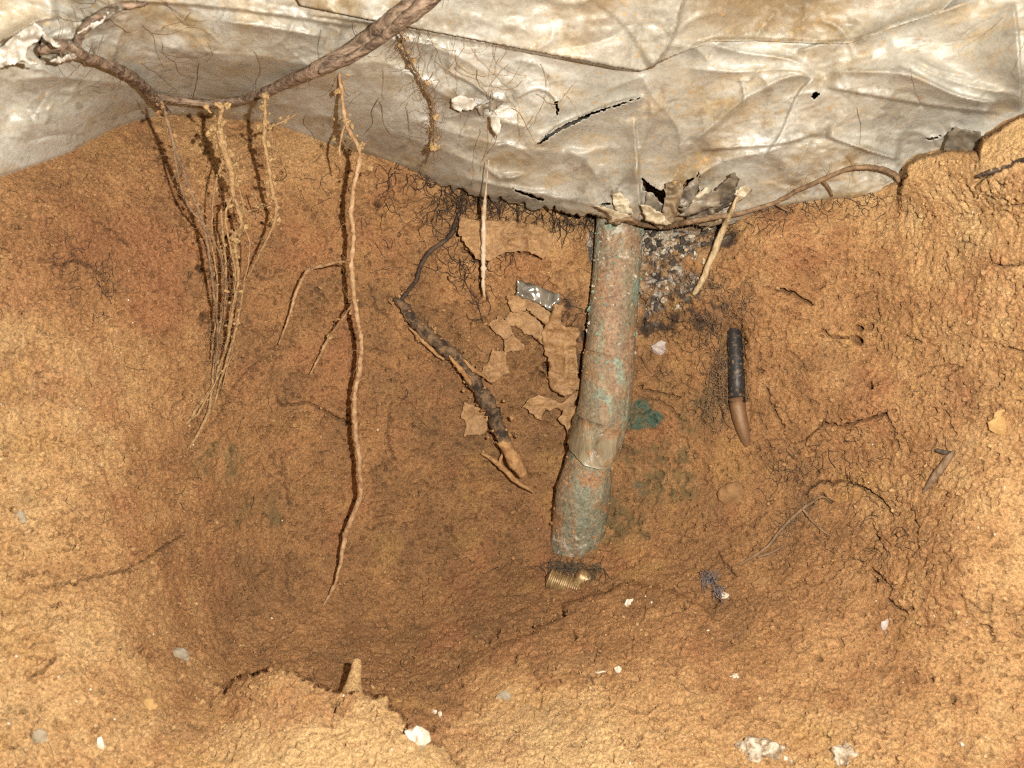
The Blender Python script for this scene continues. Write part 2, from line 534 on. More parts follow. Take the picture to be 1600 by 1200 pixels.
h -= crack
P = P + NRM * h[..., None]

# tone of the ground: moist red brown inside, dry sandy outside, plus painted flash falloff
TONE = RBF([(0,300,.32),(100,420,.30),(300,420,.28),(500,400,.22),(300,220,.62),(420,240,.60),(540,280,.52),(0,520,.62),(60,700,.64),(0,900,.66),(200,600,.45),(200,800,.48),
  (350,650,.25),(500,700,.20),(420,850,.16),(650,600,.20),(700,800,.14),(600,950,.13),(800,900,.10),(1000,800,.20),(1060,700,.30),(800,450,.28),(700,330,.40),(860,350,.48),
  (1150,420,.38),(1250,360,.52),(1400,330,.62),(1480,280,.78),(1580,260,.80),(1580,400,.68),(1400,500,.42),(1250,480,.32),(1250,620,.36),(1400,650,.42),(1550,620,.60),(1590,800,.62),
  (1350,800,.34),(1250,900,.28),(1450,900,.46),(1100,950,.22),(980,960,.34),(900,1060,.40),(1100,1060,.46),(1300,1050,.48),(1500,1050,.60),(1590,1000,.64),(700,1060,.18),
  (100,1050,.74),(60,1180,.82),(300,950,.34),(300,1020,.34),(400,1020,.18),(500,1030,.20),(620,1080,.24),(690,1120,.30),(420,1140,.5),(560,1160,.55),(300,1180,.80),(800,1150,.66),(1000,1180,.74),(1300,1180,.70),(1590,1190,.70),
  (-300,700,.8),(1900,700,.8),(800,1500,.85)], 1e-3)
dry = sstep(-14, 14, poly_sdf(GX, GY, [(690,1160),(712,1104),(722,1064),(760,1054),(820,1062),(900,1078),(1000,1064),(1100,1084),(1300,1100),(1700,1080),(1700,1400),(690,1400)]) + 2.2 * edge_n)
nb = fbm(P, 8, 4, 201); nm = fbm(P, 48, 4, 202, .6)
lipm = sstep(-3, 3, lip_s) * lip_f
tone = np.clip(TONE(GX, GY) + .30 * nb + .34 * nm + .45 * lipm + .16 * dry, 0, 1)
red = .45 * sstep(.12, .5, fbm(P, 17, 4, 203)) + .14 * sstep(.0, .5, np.exp(-((GX - 250) / 330) ** 2 - ((GY - 400) / 150) ** 2) - .35 + .3 * vnoise(P, 20, 211)) + .15 * np.exp(-((GX - 1260) / 80) ** 2 - ((GY - 440) / 60) ** 2)
ochre = .30 * sstep(.25, .5, fbm(P, 25, 4, 204, .6))
grey = .22 * sstep(.18, .5, fbm(P, 33, 4, 205, .6))
fleck = fbm(P, 160, 3, 206, .7)
chalk = sstep(-.12, .16, fleck)
def blob(items, base=0):
    v = np.zeros_like(GX)
    for x, y, rx, ry, a in items:
        v = np.maximum(v, a * np.exp(-((GX - x) / rx) ** 2 - ((GY - y) / ry) ** 2))
    return v
wob = 1 + .5 * vnoise(P, 55, 77) + .3 * vnoise(P, 130, 78)
grit_ = .25 + .75 * sstep(-.15, .15, fbm(P, 110, 3, 207, .7))
teal = sstep(.42, .6, blob([(1000,650,24,30,1),(1022,655,20,18,.9)]) * wob) * (GX > 960) + .35 * sstep(.4, .8, blob([(1000,760,26,20,.8),(960,700,22,30,.8)]) * wob)
olive = sstep(.3, .8, blob([(1030,740,75,60,1),(960,800,70,70,.9),(1100,640,50,50,.9),(350,720,60,45,.8),(400,800,60,40,.7),(330,740,40,60,.7),(480,760,50,40,.5),(700,620,80,60,.3)]) * wob)
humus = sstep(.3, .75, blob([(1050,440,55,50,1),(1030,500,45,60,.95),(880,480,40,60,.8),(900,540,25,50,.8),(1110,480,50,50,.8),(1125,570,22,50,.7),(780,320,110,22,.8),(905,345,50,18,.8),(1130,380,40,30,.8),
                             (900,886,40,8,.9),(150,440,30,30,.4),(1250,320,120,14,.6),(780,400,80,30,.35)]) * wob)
mortar = sstep(.25, .6, blob([(1035,385,60,50,1.1),(1015,440,30,60,1),(1085,362,50,36,1),(930,385,16,46,.8),(1050,430,40,40,.9)]) * wob)

idx = np.arange(GX.size).reshape(GX.shape)
Q = np.stack([idx[:-1, :-1], idx[:-1, 1:], idx[1:, 1:], idx[1:, :-1]], -1).reshape(-1, 4)
keep = (S_sheet[:-1, :-1] < 110).ravel()
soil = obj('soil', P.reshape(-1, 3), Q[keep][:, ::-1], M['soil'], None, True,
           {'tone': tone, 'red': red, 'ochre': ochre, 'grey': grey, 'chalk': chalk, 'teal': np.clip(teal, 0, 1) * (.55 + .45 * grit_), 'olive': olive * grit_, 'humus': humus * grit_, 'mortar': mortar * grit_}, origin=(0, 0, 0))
tag(soil, kind='structure')
PSOIL = P; NSOIL = NRM

def grid_sample(A, px, py):
    px = np.clip(px, gx[1], gx[-2]); py = np.clip(py, gy[1], gy[-2])
    i = np.clip(np.searchsorted(gx, px) - 1, 0, len(gx) - 2); j = np.clip(np.searchsorted(gy, py) - 1, 0, len(gy) - 2)
    u = (px - gx[i]) / (gx[i + 1] - gx[i]); v = (py - gy[j]) / (gy[j + 1] - gy[j])
    return (A[j, i] * (1 - u) * (1 - v) + A[j, i + 1] * u * (1 - v) + A[j + 1, i] * (1 - u) * v + A[j + 1, i + 1] * u * v)
def dsoil(px, py):
    """distance of the ground surface (with its larger relief) behind a point of the view"""
    return grid_sample(P[..., 1], np.asarray(px, float), np.asarray(py, float))
def dsmooth(px, py):
    return grid_sample(DS, np.asarray(px, float), np.asarray(py, float))

# ================================================================== the plastic sheet under the slab
cl = [c for c in CONTACT if -320 < c[0] < 1950]
sp = []
for x, y in cl:
    d = float(soil_rbf(x, y))
    lift = .004 + .012 * math.exp(-((x - 880) / 170) ** 2) + .036 * math.exp(-((x - 975) / 75) ** 2) + .012 * math.exp(-((x - 1090) / 60) ** 2)
    if x > 1405: lift = -.012
    sp.append((x, y, d - lift))
SHEET_PTS = sp + [(-300,-150,.30),(0,-150,.40),(400,-150,.45),(800,-150,.47),(1200,-150,.47),(1600,-150,.43),(1900,-150,.33),(-500,0,.34),(2200,-50,.30),
 (0,0,.46),(150,0,.495),(300,0,.53),(600,0,.55),(900,0,.55),(1200,0,.56),(1400,0,.54),(1600,0,.495),
 (0,150,.515),(100,130,.545),(200,100,.57),(350,110,.60),(500,130,.62),(650,170,.65),(800,140,.62),(800,230,.675),(1000,120,.595),(1000,230,.665),(1200,150,.60),(1200,240,.645),(1400,130,.555),(1600,100,.50),
 (400,-600,.24),(1200,-600,.24)]
sheet_rbf = RBF(SHEET_PTS, 2e-4)
sx = axis_coords(-650, 2250, -30, 1630, 2.2)
sy = axis_coords(-520, 400, -20, 352, 2.2)
SX, SY = np.meshgrid(sx, sy)
DP = sheet_rbf(SX, SY)
SS = poly_sdf(SX, SY, SHEET_POLY)

def path_dist(pts):
    best = np.full(SX.shape, 1e9); side = np.zeros(SX.shape); tt = np.zeros(SX.shape)
    n = len(pts) - 1
    for i in range(n):
        d, t, s = seg_dist(SX, SY, pts[i], pts[i + 1])
        m = d < best
        best = np.where(m, d, best); side = np.where(m, s, side); tt = np.where(m, (i + t) / n, tt)
    return best, side, tt
def ends(t, e=.18):
    return sstep(0, e, t) * sstep(0, e, 1 - t)
def fold(pts, amp, L=45, sharp=2.2, side=1, e=.12):
    """a lap of the film: one side stands proud and drops sharply along the line"""
    global DP
    c = catmull(pts, 14)
    d, s, t = path_dist([tuple(q) for q in c])
    sd = d * s * side
    DP = DP - 1.5 * amp * ends(t, e) * sstep(-sharp, sharp, sd) * np.exp(-np.maximum(sd, 0) / L)
def ridge(pts, amp, w=8, e=.2, sharp=True):
    global DP
    c = catmull(pts, 14)
    d, s, t = path_dist([tuple(q) for q in c])
    prof = np.exp(-d / w) if sharp else np.exp(-(d / w) ** 2)
    DP = DP - 1.35 * amp * ends(t, e) * prof

# side=1: proud above a line drawn from right to left ... sign found by the cross product (image y points down)
fold([(470,22),(560,34),(700,58),(800,76),(900,94),(985,110),(1010,108)], .010, 70, 1.8, -1)
fold([(1010,108),(1032,92),(1050,60),(1062,20),(1075,-20)], .007, 60, 2.0, -1)
fold([(170,2),(260,6),(350,14),(470,30),(560,44)], .007, 50, 2.5, -1)
fold([(1060,82),(1110,63),(1180,62),(1260,66),(1330,66)], .006, 40, 2.4, 1)
ridge([(1320,70),(1400,40),(1460,22),(1540,-6)], .009, 12)
fold([(1240,80),(1290,66),(1340,60),(1390,44)], .005, 30, 2.5, 1)
ridge([(1100,66),(1160,82),(1230,92),(1280,112)], .006, 9)
ridge([(1280,112),(1240,118),(1170,150),(1120,190),(1060,240)], .008, 14)
fold([(1275,118),(1250,140),(1235,170),(1218,210),(1190,250)], .006, 26, 2.2, -1)
fold([(1284,136),(1340,146),(1420,160),(1500,172),(1570,178)], .008, 30, 2.2, -1)
ridge([(1285,112),(1360,112),(1420,118),(1500,150),(1570,160)], .008, 16)
fold([(1395,100),(1440,120),(1500,148),(1560,160)], .005, 24, 2.2, 1)
ridge([(1410,92),(1470,120),(1540,140),(1600,146)], .005, 12)
fold([(1585,0),(1592,60),(1596,140),(1594,176)], .006, 30, 2.2, 1)
fold([(1090,236),(1150,232),(1220,226),(1270,212),(1290,211)], .006, 24, 2.2, -1)
fold([(1285,212),(1330,228),(1380,244),(1408,250)], .008, 24, 2.0, -1)
ridge([(1340,230),(1380,242),(1416,258)], .006, 6)
ridge([(1060,300),(1110,262),(1150,246),(1215,232),(1250,214)], .007, 16)
ridge([(1270,214),(1250,250),(1235,290)], .005, 14)
ridge([(1010,150),(1020,180),(1000,230),(990,290)], .008, 16)
ridge([(1000,110),(1020,150),(1060,200),(1062,260)], .005, 12)
fold([(992,180),(996,240),(1000,300),(1003,336)], .006, 30, 1.8, 1)
ridge([(1060,105),(1150,112),(1230,108),(1290,120)], .005, 10)
ridge([(560,60),(640,64),(720,90),(780,130)], .006, 18)
ridge([(660,130),(720,160),(790,190),(850,205)], .006, 14)
fold([(690,110),(730,128),(770,155),(800,160)], .006, 22, 1.8, -1)
fold([(800,158),(840,140),(866,155),(872,182)], .005, 20, 1.8, -1)
fold([(838,226),(868,198),(905,182),(960,160),(1010,148)], .008, 26, 1.8, 1)
ridge([(560,190),(660,222),(760,262),(860,300)], .006, 26)
ridge([(620,180),(700,205),(800,230),(900,240)], .005, 16)
ridge([(880,230),(920,255),(940,290)], .005, 14)
ridge([(700,270),(780,290),(880,310),(950,322)], .006, 10)
# crumple at the left
fold([(-20,76),(20,56),(60,34),(96,28)], .012, 30, 2.0, -1)
fold([(-20,100),(30,82),(62,62),(64,96)], .010, 22, 2.0, -1)
ridge([(0,70),(40,45),(70,40)], .010, 8)
fold([(86,96),(120,92),(150,86)], .008, 14, 1.6, -1)
ridge([(60,60),(90,62),(130,56)], .008, 6)
ridge([(110,50),(150,35),(175,18)], .007, 7)
ridge([(0,130),(80,120),(180,130),(300,150)], .006, 18)
ridge([(0,200),(80,190),(160,175),(240,160)], .006, 26, .2, False)
ridge([(200,60),(300,80),(420,90),(560,120)], .005, 22)
ridge([(330,30),(420,42),(520,60)], .006, 10)
for k in range(150):                                              # many small creases
    x = rng.uniform(-10, 1610); y = rng.uniform(-10, 300); a = rng.normal() * .5 + (.25 if x < 900 else -.15); L = rng.uniform(30, 120)
    c = rng.normal() * .3
    ridge([(x, y), (x + L * .5 * math.cos(a), y + L * .5 * math.sin(a)), (x + L * math.cos(a + c), y + L * math.sin(a + c))], rng.uniform(-.002, .0034), rng.uniform(2, 8), .3)

PS = at(SX, SY, DP)
q = np.stack([PS[..., 0] * 1.0, PS[..., 1] * .8, PS[..., 2] * 2.2], -1)
wr = 1 - np.abs(fbm(q + .03 * np.stack([vnoise(q, 9, 3), vnoise(q, 9, 4), vnoise(q, 9, 5)], -1), 13, 2, 61))
wr2 = 1 - np.abs(fbm(q, 38, 2, 66))
calm = .35 + .65 * sstep(-.3, .4, vnoise(PS, 7, 71))
wr3 = 1 - np.abs(fbm(q + .01 * np.stack([vnoise(q, 40, 6), vnoise(q, 40, 7), vnoise(q, 40, 8)], -1), 85, 2, 69))
fine_ = sstep(-.1, .5, vnoise(PS, 16, 73))
DP = DP - calm * (.0060 * (wr - .75) + .0036 * (wr2 - .8)) - (.35 + .65 * fine_) * .0024 * (wr3 - .8) - .003 * fbm(PS, 18, 2, 68)
DP = DP + np.where(SS < 2, (2 - SS) * .0006, 0)
PS = at(SX, SY, DP)

DIRT = RBF([(0,200,.18),(60,150,.30),(60,220,.15),(150,130,.42),(100,60,.35),(200,60,.52),(300,110,.50),(420,120,.50),(500,180,.50),(350,160,.52),(560,90,.45),(600,200,.44),(700,230,.44),(800,280,.48),(700,120,.35),(760,150,.40),
  (680,20,.35),(600,30,.35),(800,20,.36),(900,60,.36),(1000,50,.34),(900,150,.30),(960,130,.30),(860,250,.50),(950,280,.60),(990,250,.70),(1020,260,.66),(1100,120,.34),(1090,220,.62),(1180,220,.40),(1120,280,.55),(1200,280,.50),
  (1300,270,.62),(1380,285,.60),(1250,160,.48),(1350,190,.36),(1450,200,.32),(1300,30,.52),(1200,30,.50),(1420,90,.42),(1500,60,.50),(1400,-10,.52),(1580,100,.44),(1560,170,.38),(0,0,.34),(150,0,.44),(350,0,.30),(-300,0,.4),(1900,0,.4),(800,-300,.3)], 1e-3)
dirt = np.clip(DIRT(SX, SY), 0, 1)
def sblob(items):
    v = np.zeros_like(SX)
    for x, y, rx, ry, a in items:
        v = np.maximum(v, a * np.exp(-((SX - x) / rx) ** 2 - ((SY - y) / ry) ** 2))
    return v
dark_patch = sblob([(150,30,50,16,1),(90,72,40,18,.9),(600,40,120,8,.6),(740,165,50,26,.8),(770,200,30,20,.6),(1110,80,40,10,.6),(960,285,40,30,.7),(330,170,120,14,.2),(470,195,50,16,.15),(700,285,120,18,.4),(850,315,90,12,.8),
               (1200,262,40,14,.6),(1120,60,30,10,.4),(560,230,90,16,.3)])

q = np.stack([PS[..., 0], PS[..., 1] * .8, PS[..., 2] * 2.4], -1)
dirt = np.clip(dirt - .05 + .40 * fbm(q, 15, 4, 301) + .42 * fbm(q, 62, 4, 302, .7), 0, 1)
haze_grey = .75 * sstep(-.15, .35, fbm(PS, 10, 4, 303))
s_och = .38 * sstep(.15, .45, fbm(q, 27, 4, 304, .65))
w1, _ = worley(PS, 240, 305)
speck = .8 * (w1 + .25 * vnoise(PS, 400, 306) < .06 + .24 * sstep(.35, .9, dirt) * sstep(-.2, .4, fbm(q, 30, 2, 309))).astype(float)
dark_patch = np.clip(dark_patch * (.3 + .7 * sstep(-.2, .2, fbm(q, 70, 4, 307, .7))) + .35 * sstep(.28, .46, fbm(PS, 80, 4, 308, .75)), 0, 1)  # darker patches at set spots on the film, plus random mottling

TEARS = [
 [(838,226),(852,212),(872,200),(888,190),(906,182),(914,187),(900,194),(882,202),(862,214),(846,226)],
 [(906,182),(930,172),(960,164),(1000,150),(1004,153),(962,168),(934,177),(912,188)],
 [(872,158),(874,172),(870,184),(866,184),(868,172),(866,160)],
 [(1003,278),(1012,284),(1026,294),(1030,298),(1050,288),(1052,291),(1040,299),(1044,312),(1042,324),(1036,320),(1026,312),(1018,302),(1008,298),(1003,300)],
 [(1064,290),(1074,280),(1086,278),(1092,268),(1096,276),(1088,290),(1096,300),(1110,306),(1120,300),(1134,290),(1146,274),(1152,280),(1146,288),(1136,298),(1120,312),(1100,316),(1084,306),(1070,296)],
 [(966,300),(972,312),(984,330),(976,332),(966,318),(958,316)],
 [(934,319),(944,316),(956,316),(956,320),(940,324)],
 [(1268,146),(1276,142),(1284,148),(1278,152),(1272,158),(1268,152)],
 [(1446,216),(1462,214),(1474,209),(1476,212),(1464,218),(1450,220)],
 [(1486,197),(1494,206),(1490,206),(1484,200)],
 [(60,50),(70,44),(64,96),(60,90)],
 [(796,290),(812,298),(830,304),(850,312),(848,315),(826,308),(806,300)],
]
tear = np.full(SX.shape, -1e9)
for t_ in TEARS:
    tear = np.maximum(tear, poly_sdf(SX, SY, t_))
tj = tear + 1.6 * vnoise(np.stack([SX / 4, SY / 4, 0 * SX], -1), 1, 9)
# run the film's edge smoothly along each tear
gty, gtx = np.gradient(tj, sy, sx)
g2 = gtx ** 2 + gty ** 2 + 1e-6
near = (np.abs(tj - .3) < 1.7) & (g2 > .05)
mx = np.where(near, np.clip(-(tj - .3) * gtx / g2, -1.6, 1.6), 0)
my = np.where(near, np.clip(-(tj - .3) * gty / g2, -1.6, 1.6), 0)
# lips of the tears lift a little
DP = DP - .004 * np.exp(-np.abs(np.minimum(tear, 0)) / 9)
PS = at(SX + mx, SY + my, DP)
si = np.arange(SX.size).reshape(SX.shape)
SQ = np.stack([si[:-1, :-1], si[:-1, 1:], si[1:, 1:], si[1:, :-1]], -1)
cut = (tj[:-1, :-1] + tj[1:, 1:]) / 2
free = sstep(640, 730, SX) * sstep(1130, 1060, SX)
ev = SS + 2.5 * vnoise(np.stack([SX / 8, SY / 8, 0 * SX], -1), 1, 19) - free * (13 - 9 * np.abs(vnoise(np.stack([SX / 22, SY / 40, 0 * SX], -1), 1, 29)) - 5 * vnoise(np.stack([SX / 6, SY / 9, 0 * SX], -1), 1, 39))
keep = (cut < 0.3) & (ev[:-1, :-1] > -14)

def sheet_material():
    t = NT('dirty_polythene')
    n3 = t.noise(330, 4, .7)
    col = t.ramp(t.attr('dirt'), [(.05, (.49, .485, .445)), (.30, (.415, .397, .345)), (.50, (.335, .292, .218)), (.72, (.245, .182, .106)), (1.0, (.18, .125, .066))])
    col = t.mix(t.attr('haze_grey'), col, (.34, .325, .28))
    col = t.mix(t.attr('ochre'), col, (.38, .265, .12))
    col = t.mix(t.attr('speck'), col, (.42, .25, .085))
    col = t.mix(t.attr('dark_patch'), col, (.085, .062, .045))
    col = t.mix(1.0, col, t.ramp(n3, [(.3, .82), (.5, 1.0), (.7, 1.14)]), 'MULTIPLY')
    b3 = t.bump(n3, .0008, .6)
    r = t.mr(t.attr('dirt'), .1, .8, .25, .55)
    return t.out(col, r, b3, .6)
M['sheet'] = sheet_material()
root_sheet = thing('plastic_sheet', 'torn dirty grey-beige plastic sheet sagging in folds across the top', 'plastic sheet', (0.05, .62, .14))
used = SQ[keep]
u, inv = np.unique(used.ravel(), return_inverse=True)
def sub(A): return A.reshape(-1)[u]
film = obj('film', PS.reshape(-1, 3)[u], inv.reshape(-1, 4)[:, ::-1], M['sheet'], root_sheet, True, {'dirt': sub(dirt), 'dark_patch': sub(dark_patch), 'haze_grey': sub(haze_grey), 'ochre': sub(s_och), 'speck': sub(speck)})
md = film.modifiers.new('thickness', 'SOLIDIFY'); md.thickness = .0006; md.offset = -1

def ds_sheet(px, py):
    px = np.clip(np.asarray(px, float), sx[1], sx[-2]); py = np.clip(np.asarray(py, float), sy[1], sy[-2])
    i = np.clip(np.searchsorted(sx, px) - 1, 0, len(sx) - 2); j = np.clip(np.searchsorted(sy, py) - 1, 0, len(sy) - 2)
    u = (px - sx[i]) / (sx[i + 1] - sx[i]); v = (py - sy[j]) / (sy[j + 1] - sy[j])
    return DP[j, i] * (1 - u) * (1 - v) + DP[j, i + 1] * u * (1 - v) + DP[j + 1, i] * (1 - u) * v + DP[j + 1, i + 1] * u * v
def dsurf(px, py):
    return np.minimum(np.where(np.asarray(py) < 352, ds_sheet(px, py), 9), np.where(np.asarray(py) > 170, dsoil(px, py), 9))

# concrete above and behind the sheet
t = NT('darkened_concrete')
c_ = t.mix(t.noise(40, 6, .7), (.05, .045, .04), (.16, .145, .125))  # concrete darkened so the gap behind the tears looks unlit
M['concrete'] = t.out(c_, .95, t.bump(t.noise(120, 6, .7), .004, .8))
cx = np.linspace(-640, 2240, 60); cy = np.linspace(-500, 345, 24)
CX, CY = np.meshgrid(cx, cy)
CP = at(CX, CY, sheet_rbf(CX, CY) + .13)
ci = np.arange(CX.size).reshape(CX.shape)
F = np.stack([ci[:-1, :-1], ci[:-1, 1:], ci[1:, 1:], ci[1:, :-1]], -1).reshape(-1, 4)
slab = obj('slab', CP.reshape(-1, 3), F[:, ::-1], M['concrete'], origin=(0, 0, 0))
tag(slab, kind='structure')

# ================================================================== materials of the smaller things
def simple(name, c1, c2, scale=60, rough=.85, bump=.001, spec=.3, stretch=None, detail=4, lo=.35, hi=.65):
    t = NT(name)
    v = t.mapping(stretch) if stretch else None
    n = t.noise(scale, detail, .65, .3, v)
    col = t.mix(t.ramp(n, [(lo, 0.0), (hi, 1.0)]), c1, c2)
    return t.out(col, rough, t.bump(n, bump, .9), spec)
M['bark'] = simple('root_bark', (.080, .052, .036), (.33, .235, .165), 150, .7, .0035, .35, (.45, 1.0, 1.5), 5, .38, .62)
M['root_pale'] = simple('pale_root', (.225, .122, .056), (.50, .33, .185), 150, .7, .0016, .3, None, 5)
M['root_white'] = simple('whitish_root', (.42, .31, .20), (.60, .50, .38), 140, .6, .0008)
M['root_mid'] = simple('brown_root', (.12, .075, .044), (.27, .175, .10), 200, .8, .001)
M['root_tan'] = simple('soil_coated_root', (.23, .135, .062), (.42, .275, .135), 300, .9, .001)
M['root_dark'] = simple('dark_root', (.022, .015, .012), (.090, .060, .042), 200, .75, .0006)
M['crumb_yellow'] = simple('yellow_soil_crumb', (.30, .19, .082), (.46, .315, .155), 400, .95, .001)
M['crumb'] = simple('soil_crumb', (.235, .122, .054), (.42, .25, .112), 170, .95, .0014)
t = NT('muddy_film')
n1 = t.noise(70, 6, .7, .6); n2 = t.noise(430, 4, .7)
c_ = t.mix(t.ramp(n1, [(.34, 0.0), (.62, 1.0)]), (.235, .128, .058), (.39, .235, .108))
c_ = t.mix(1.0, c_, t.ramp(n2, [(.28, .66), (.5, 1.0), (.74, 1.35)]), 'MULTIPLY')
M['scrap'] = t.out(c_, .55, t.bump(n2, .0010, .9, t.bump(n1, .003, .7)), .45)
M['straw'] = simple('dry_straw', (.30, .215, .115), (.56, .44, .27), 300, .7, .001, .3, (1, 1, .25))
M['wood'] = simple('grey_wood', (.12, .075, .045), (.27, .185, .115), 260, .8, .001, .3, (1, 1, .4))
M['rotten'] = simple('rotten_bark', (.035, .025, .018), (.215, .135, .075), 110, .85, .004, .3, None, 6, .40, .62)
M['char'] = simple('dark_wood', (.03, .024, .02), (.10, .08, .06), 260, .8, .001)
M['white_stone'] = simple('white_stone', (.46, .38, .27), (.74, .70, .61), 240, .75, .001)
M['grey_stone'] = simple('grey_stone', (.27, .20, .12), (.33, .31, .25), 240, .8, .001)
M['lilac_stone'] = simple('lilac_stone', (.36, .30, .28), (.50, .44, .40), 240, .8, .001)
M['ochre_stone'] = simple('ochre_stone', (.33, .195, .075), (.47, .31, .13), 120, .85, .002)
M['brown_stone'] = simple('brown_stone', (.20, .11, .048), (.32, .185, .085), 110, .9, .002)
M['lime_stone'] = simple('crumbly_mortar', (.22, .15, .085), (.56, .50, .40), 210, .9, .003, .3, None, 6, .40, .58)
M['fibre_dark'] = simple('dark_fibre', (.045, .036, .026), (.14, .105, .07), 300, .8, .0005)
M['fibre_grey'] = simple('grey_fibre', (.09, .075, .075), (.22, .19, .19), 300, .7, .0005)
M['torn_grey'] = simple('dark_grey_film', (.075, .062, .048), (.28, .235, .175), 60, .45, .001, .5)
M['torn_white'] = simple('clean_white_film', (.40, .37, .31), (.66, .63, .57), 90, .30, .001, .6)
M['film_pale'] = simple('pale_film', (.25, .21, .145), (.42, .385, .32), 26, .30, .0004, .6, (1, .8, 2.2), 6, .30, .58)
M['torn_beige'] = simple('beige_film', (.30, .24, .15), (.56, .49, .36), 80, .45, .001, .5)
t = NT('clear_film')
n = t.noise(38, 3, .5, .8)
M['clear'] = t.out(t.mix(t.ramp(n, [(.35, 0.0), (.65, 1.0)]), (.10, .088, .070), (.32, .29, .24)), .20, t.bump(n, .0016, .6), .8, .25)

def copper_material(name, green, rust):
    t = NT(name)
    st = t.mapping((1.0, 1.0, .28))
    n1 = t.noise(42, 5, .65, .5, st)
    n2 = t.noise(95, 5, .7, .4)
    n3 = t.noise(330, 4, .7)
    col = t.mix(t.ramp(n2, [(.36, 0.0), (.62, 1.0)]), (.195, .110, .062), (.33, .235, .15))
    col = t.mix(t.ramp(t.noise(60, 4, .6, .3, st), [(.42, 0.0), (.60, .75)]), col, (.165, .155, .105))
    gl = t.attr('green')
    g = t.ramp(t.math('ADD', t.math('ADD', n1, t.math('MULTIPLY', gl, .30)), -.15), [(.50, 0.0), (.57, .9)])
    col = t.mix(t.math('MULTIPLY', g, green), col, t.mix(n3, (.10, .185, .135), (.30, .40, .32)))
    w = t.ramp(t.math('ADD', t.noise(130, 5, .75), t.math('MULTIPLY', t.attr('crust'), .26)), [(.66, 0.0), (.73, .9)])
    col = t.mix(w, col, (.46, .42, .35))
    rr = t.ramp(t.noise(36, 5, .65, .2), [(.52, 0.0), (.62, rust)])
    col = t.mix(rr, col, (.30, .165, .082))
    col = t.mix(1.0, col, t.ramp(n3, [(.3, .50), (.5, 1.0), (.7, 1.4)]), 'MULTIPLY')
    return t.out(col, t.mr(n2, .3, .7, .52, .80), t.bump(n3, .0012, .9, t.bump(n2, .0016, .7)), .45)
M['copper'] = copper_material('weathered_copper', .9, .55)
M['copper_mud'] = copper_material('muddy_copper', .38, 1.0)
t = NT('smoky_tape')
n1 = t.noise(55, 5, .65, .8, t.mapping((1, 1, .35)))
c_ = t.mix(t.ramp(n1, [(.36, 0.0), (.64, 1.0)]), (.105, .080, .045), (.35, .30, .205))
c_ = t.mix(t.ramp(t.noise(70, 4, .7), [(.54, 0.0), (.62, .8)]), c_, (.31, .165, .075))
M['tape'] = t.out(c_, .34, t.bump(n1, .004, .8), .6)
t = NT('black_pipe_plastic')
n1 = t.noise(240, 4, .7)
M['black'] = t.out(t.mix(t.ramp(n1, [(.55, 0.0), (.66, .8)]), (.024, .024, .026), (.20, .13, .07)), .36, t.bump(n1, .0006, .6), .6)
t = NT('thin_copper')
n1 = t.noise(180, 6, .75)
M['thin_copper'] = t.out(t.mix(t.ramp(n1, [(.42, 0.0), (.62, 1.0)]), (.185, .100, .053), (.215, .125, .058)), .55, t.bump(n1, .0008, .7), .6, .25)
t = NT('tarnished_brass')
n1 = t.noise(160, 5, .7)
M['brass'] = t.out(t.mix(t.ramp(n1, [(.36, 0.0), (.56, 1.0)]), (.42, .32, .155), (.24, .145, .066)), .45, t.bump(n1, .0008, .6), .6, .35)

# ================================================================== curves, patches, tufts
def pxr(r, d): return r * d / FPX
def surf_curve(pts, step=4, jit=.6, joff=0.0):
    """pts: (px, py, clearance in front of the surface, radius in px) -> 3-D points and radii"""
    c = catmull(pts, step)
    j = np.cumsum(rng.normal(size=(len(c), 2)), axis=0); j -= np.linspace(0, 1, len(c))[:, None] * j[-1]
    c[:, :2] += jit * j * .5
    base = dsurf(c[:, 0], c[:, 1])
    k = 7
    base = np.convolve(np.pad(base, k, mode='edge'), np.ones(2 * k + 1) / (2 * k + 1), 'valid')
    d = base - c[:, 2]
    R = np.maximum(c[:, 3], .3) * d / FPX
    return at(c[:, 0], c[:, 1], d), R
def depth_curve(pts, step=4, jit=.5):
    """pts: (px, py, distance, radius in px)"""
    c = catmull(pts, step)
    j = np.cumsum(rng.normal(size=(len(c), 2)), axis=0); j -= np.linspace(0, 1, len(c))[:, None] * j[-1]
    c[:, :2] += jit * j * .5
    return at(c[:, 0], c[:, 1], c[:, 2]), np.maximum(c[:, 3], .25) * c[:, 2] / FPX, c

def hair(mb, p, direc, n, L, r, wild=.5, sides=4, grav=0.0):
    p = np.array(p, float); v = np.array(direc, float); v /= np.linalg.norm(v) + 1e-9
    pts = [p.copy()]
    for i in range(n):
        v = v + rng.normal(size=3) * wild * np.array([1, .35, 1]); v[2] -= grav
        v /= np.linalg.norm(v)
        p = p + v * L
        pts.append(p.copy())
    mb.tube(pts, np.linspace(r, r * .45, len(pts)), sides)

def curve_hairs(mb, C, count, n, L, r, wild=.5):
    for k in range(count):
        i = int(rng.integers(0, len(C)))
        a = rng.normal(size=3) * np.array([1, .5, .8])
        hair(mb, C[i], a, int(rng.integers(max(2, n // 2), n + 1)), L, r * rng.uniform(.6, 1.2), wild)

def crumbs_on(mb, C, R, count, rmin, rmax, spread=1.0, lo=0.0, hi=1.0):
    for k in range(count):
        i = int(rng.uniform(lo, hi) * (len(C) - 1))
        rr = rmin + (rmax - rmin) * rng.random() ** 2.5
        mb.lump(C[i] + rng.normal(size=3) * (R[i] + rr * .4) * spread * .8 * np.array([1, .7, 1]), rr, tuple(rng.uniform(.55, 1.2, 3)), .95, 1)

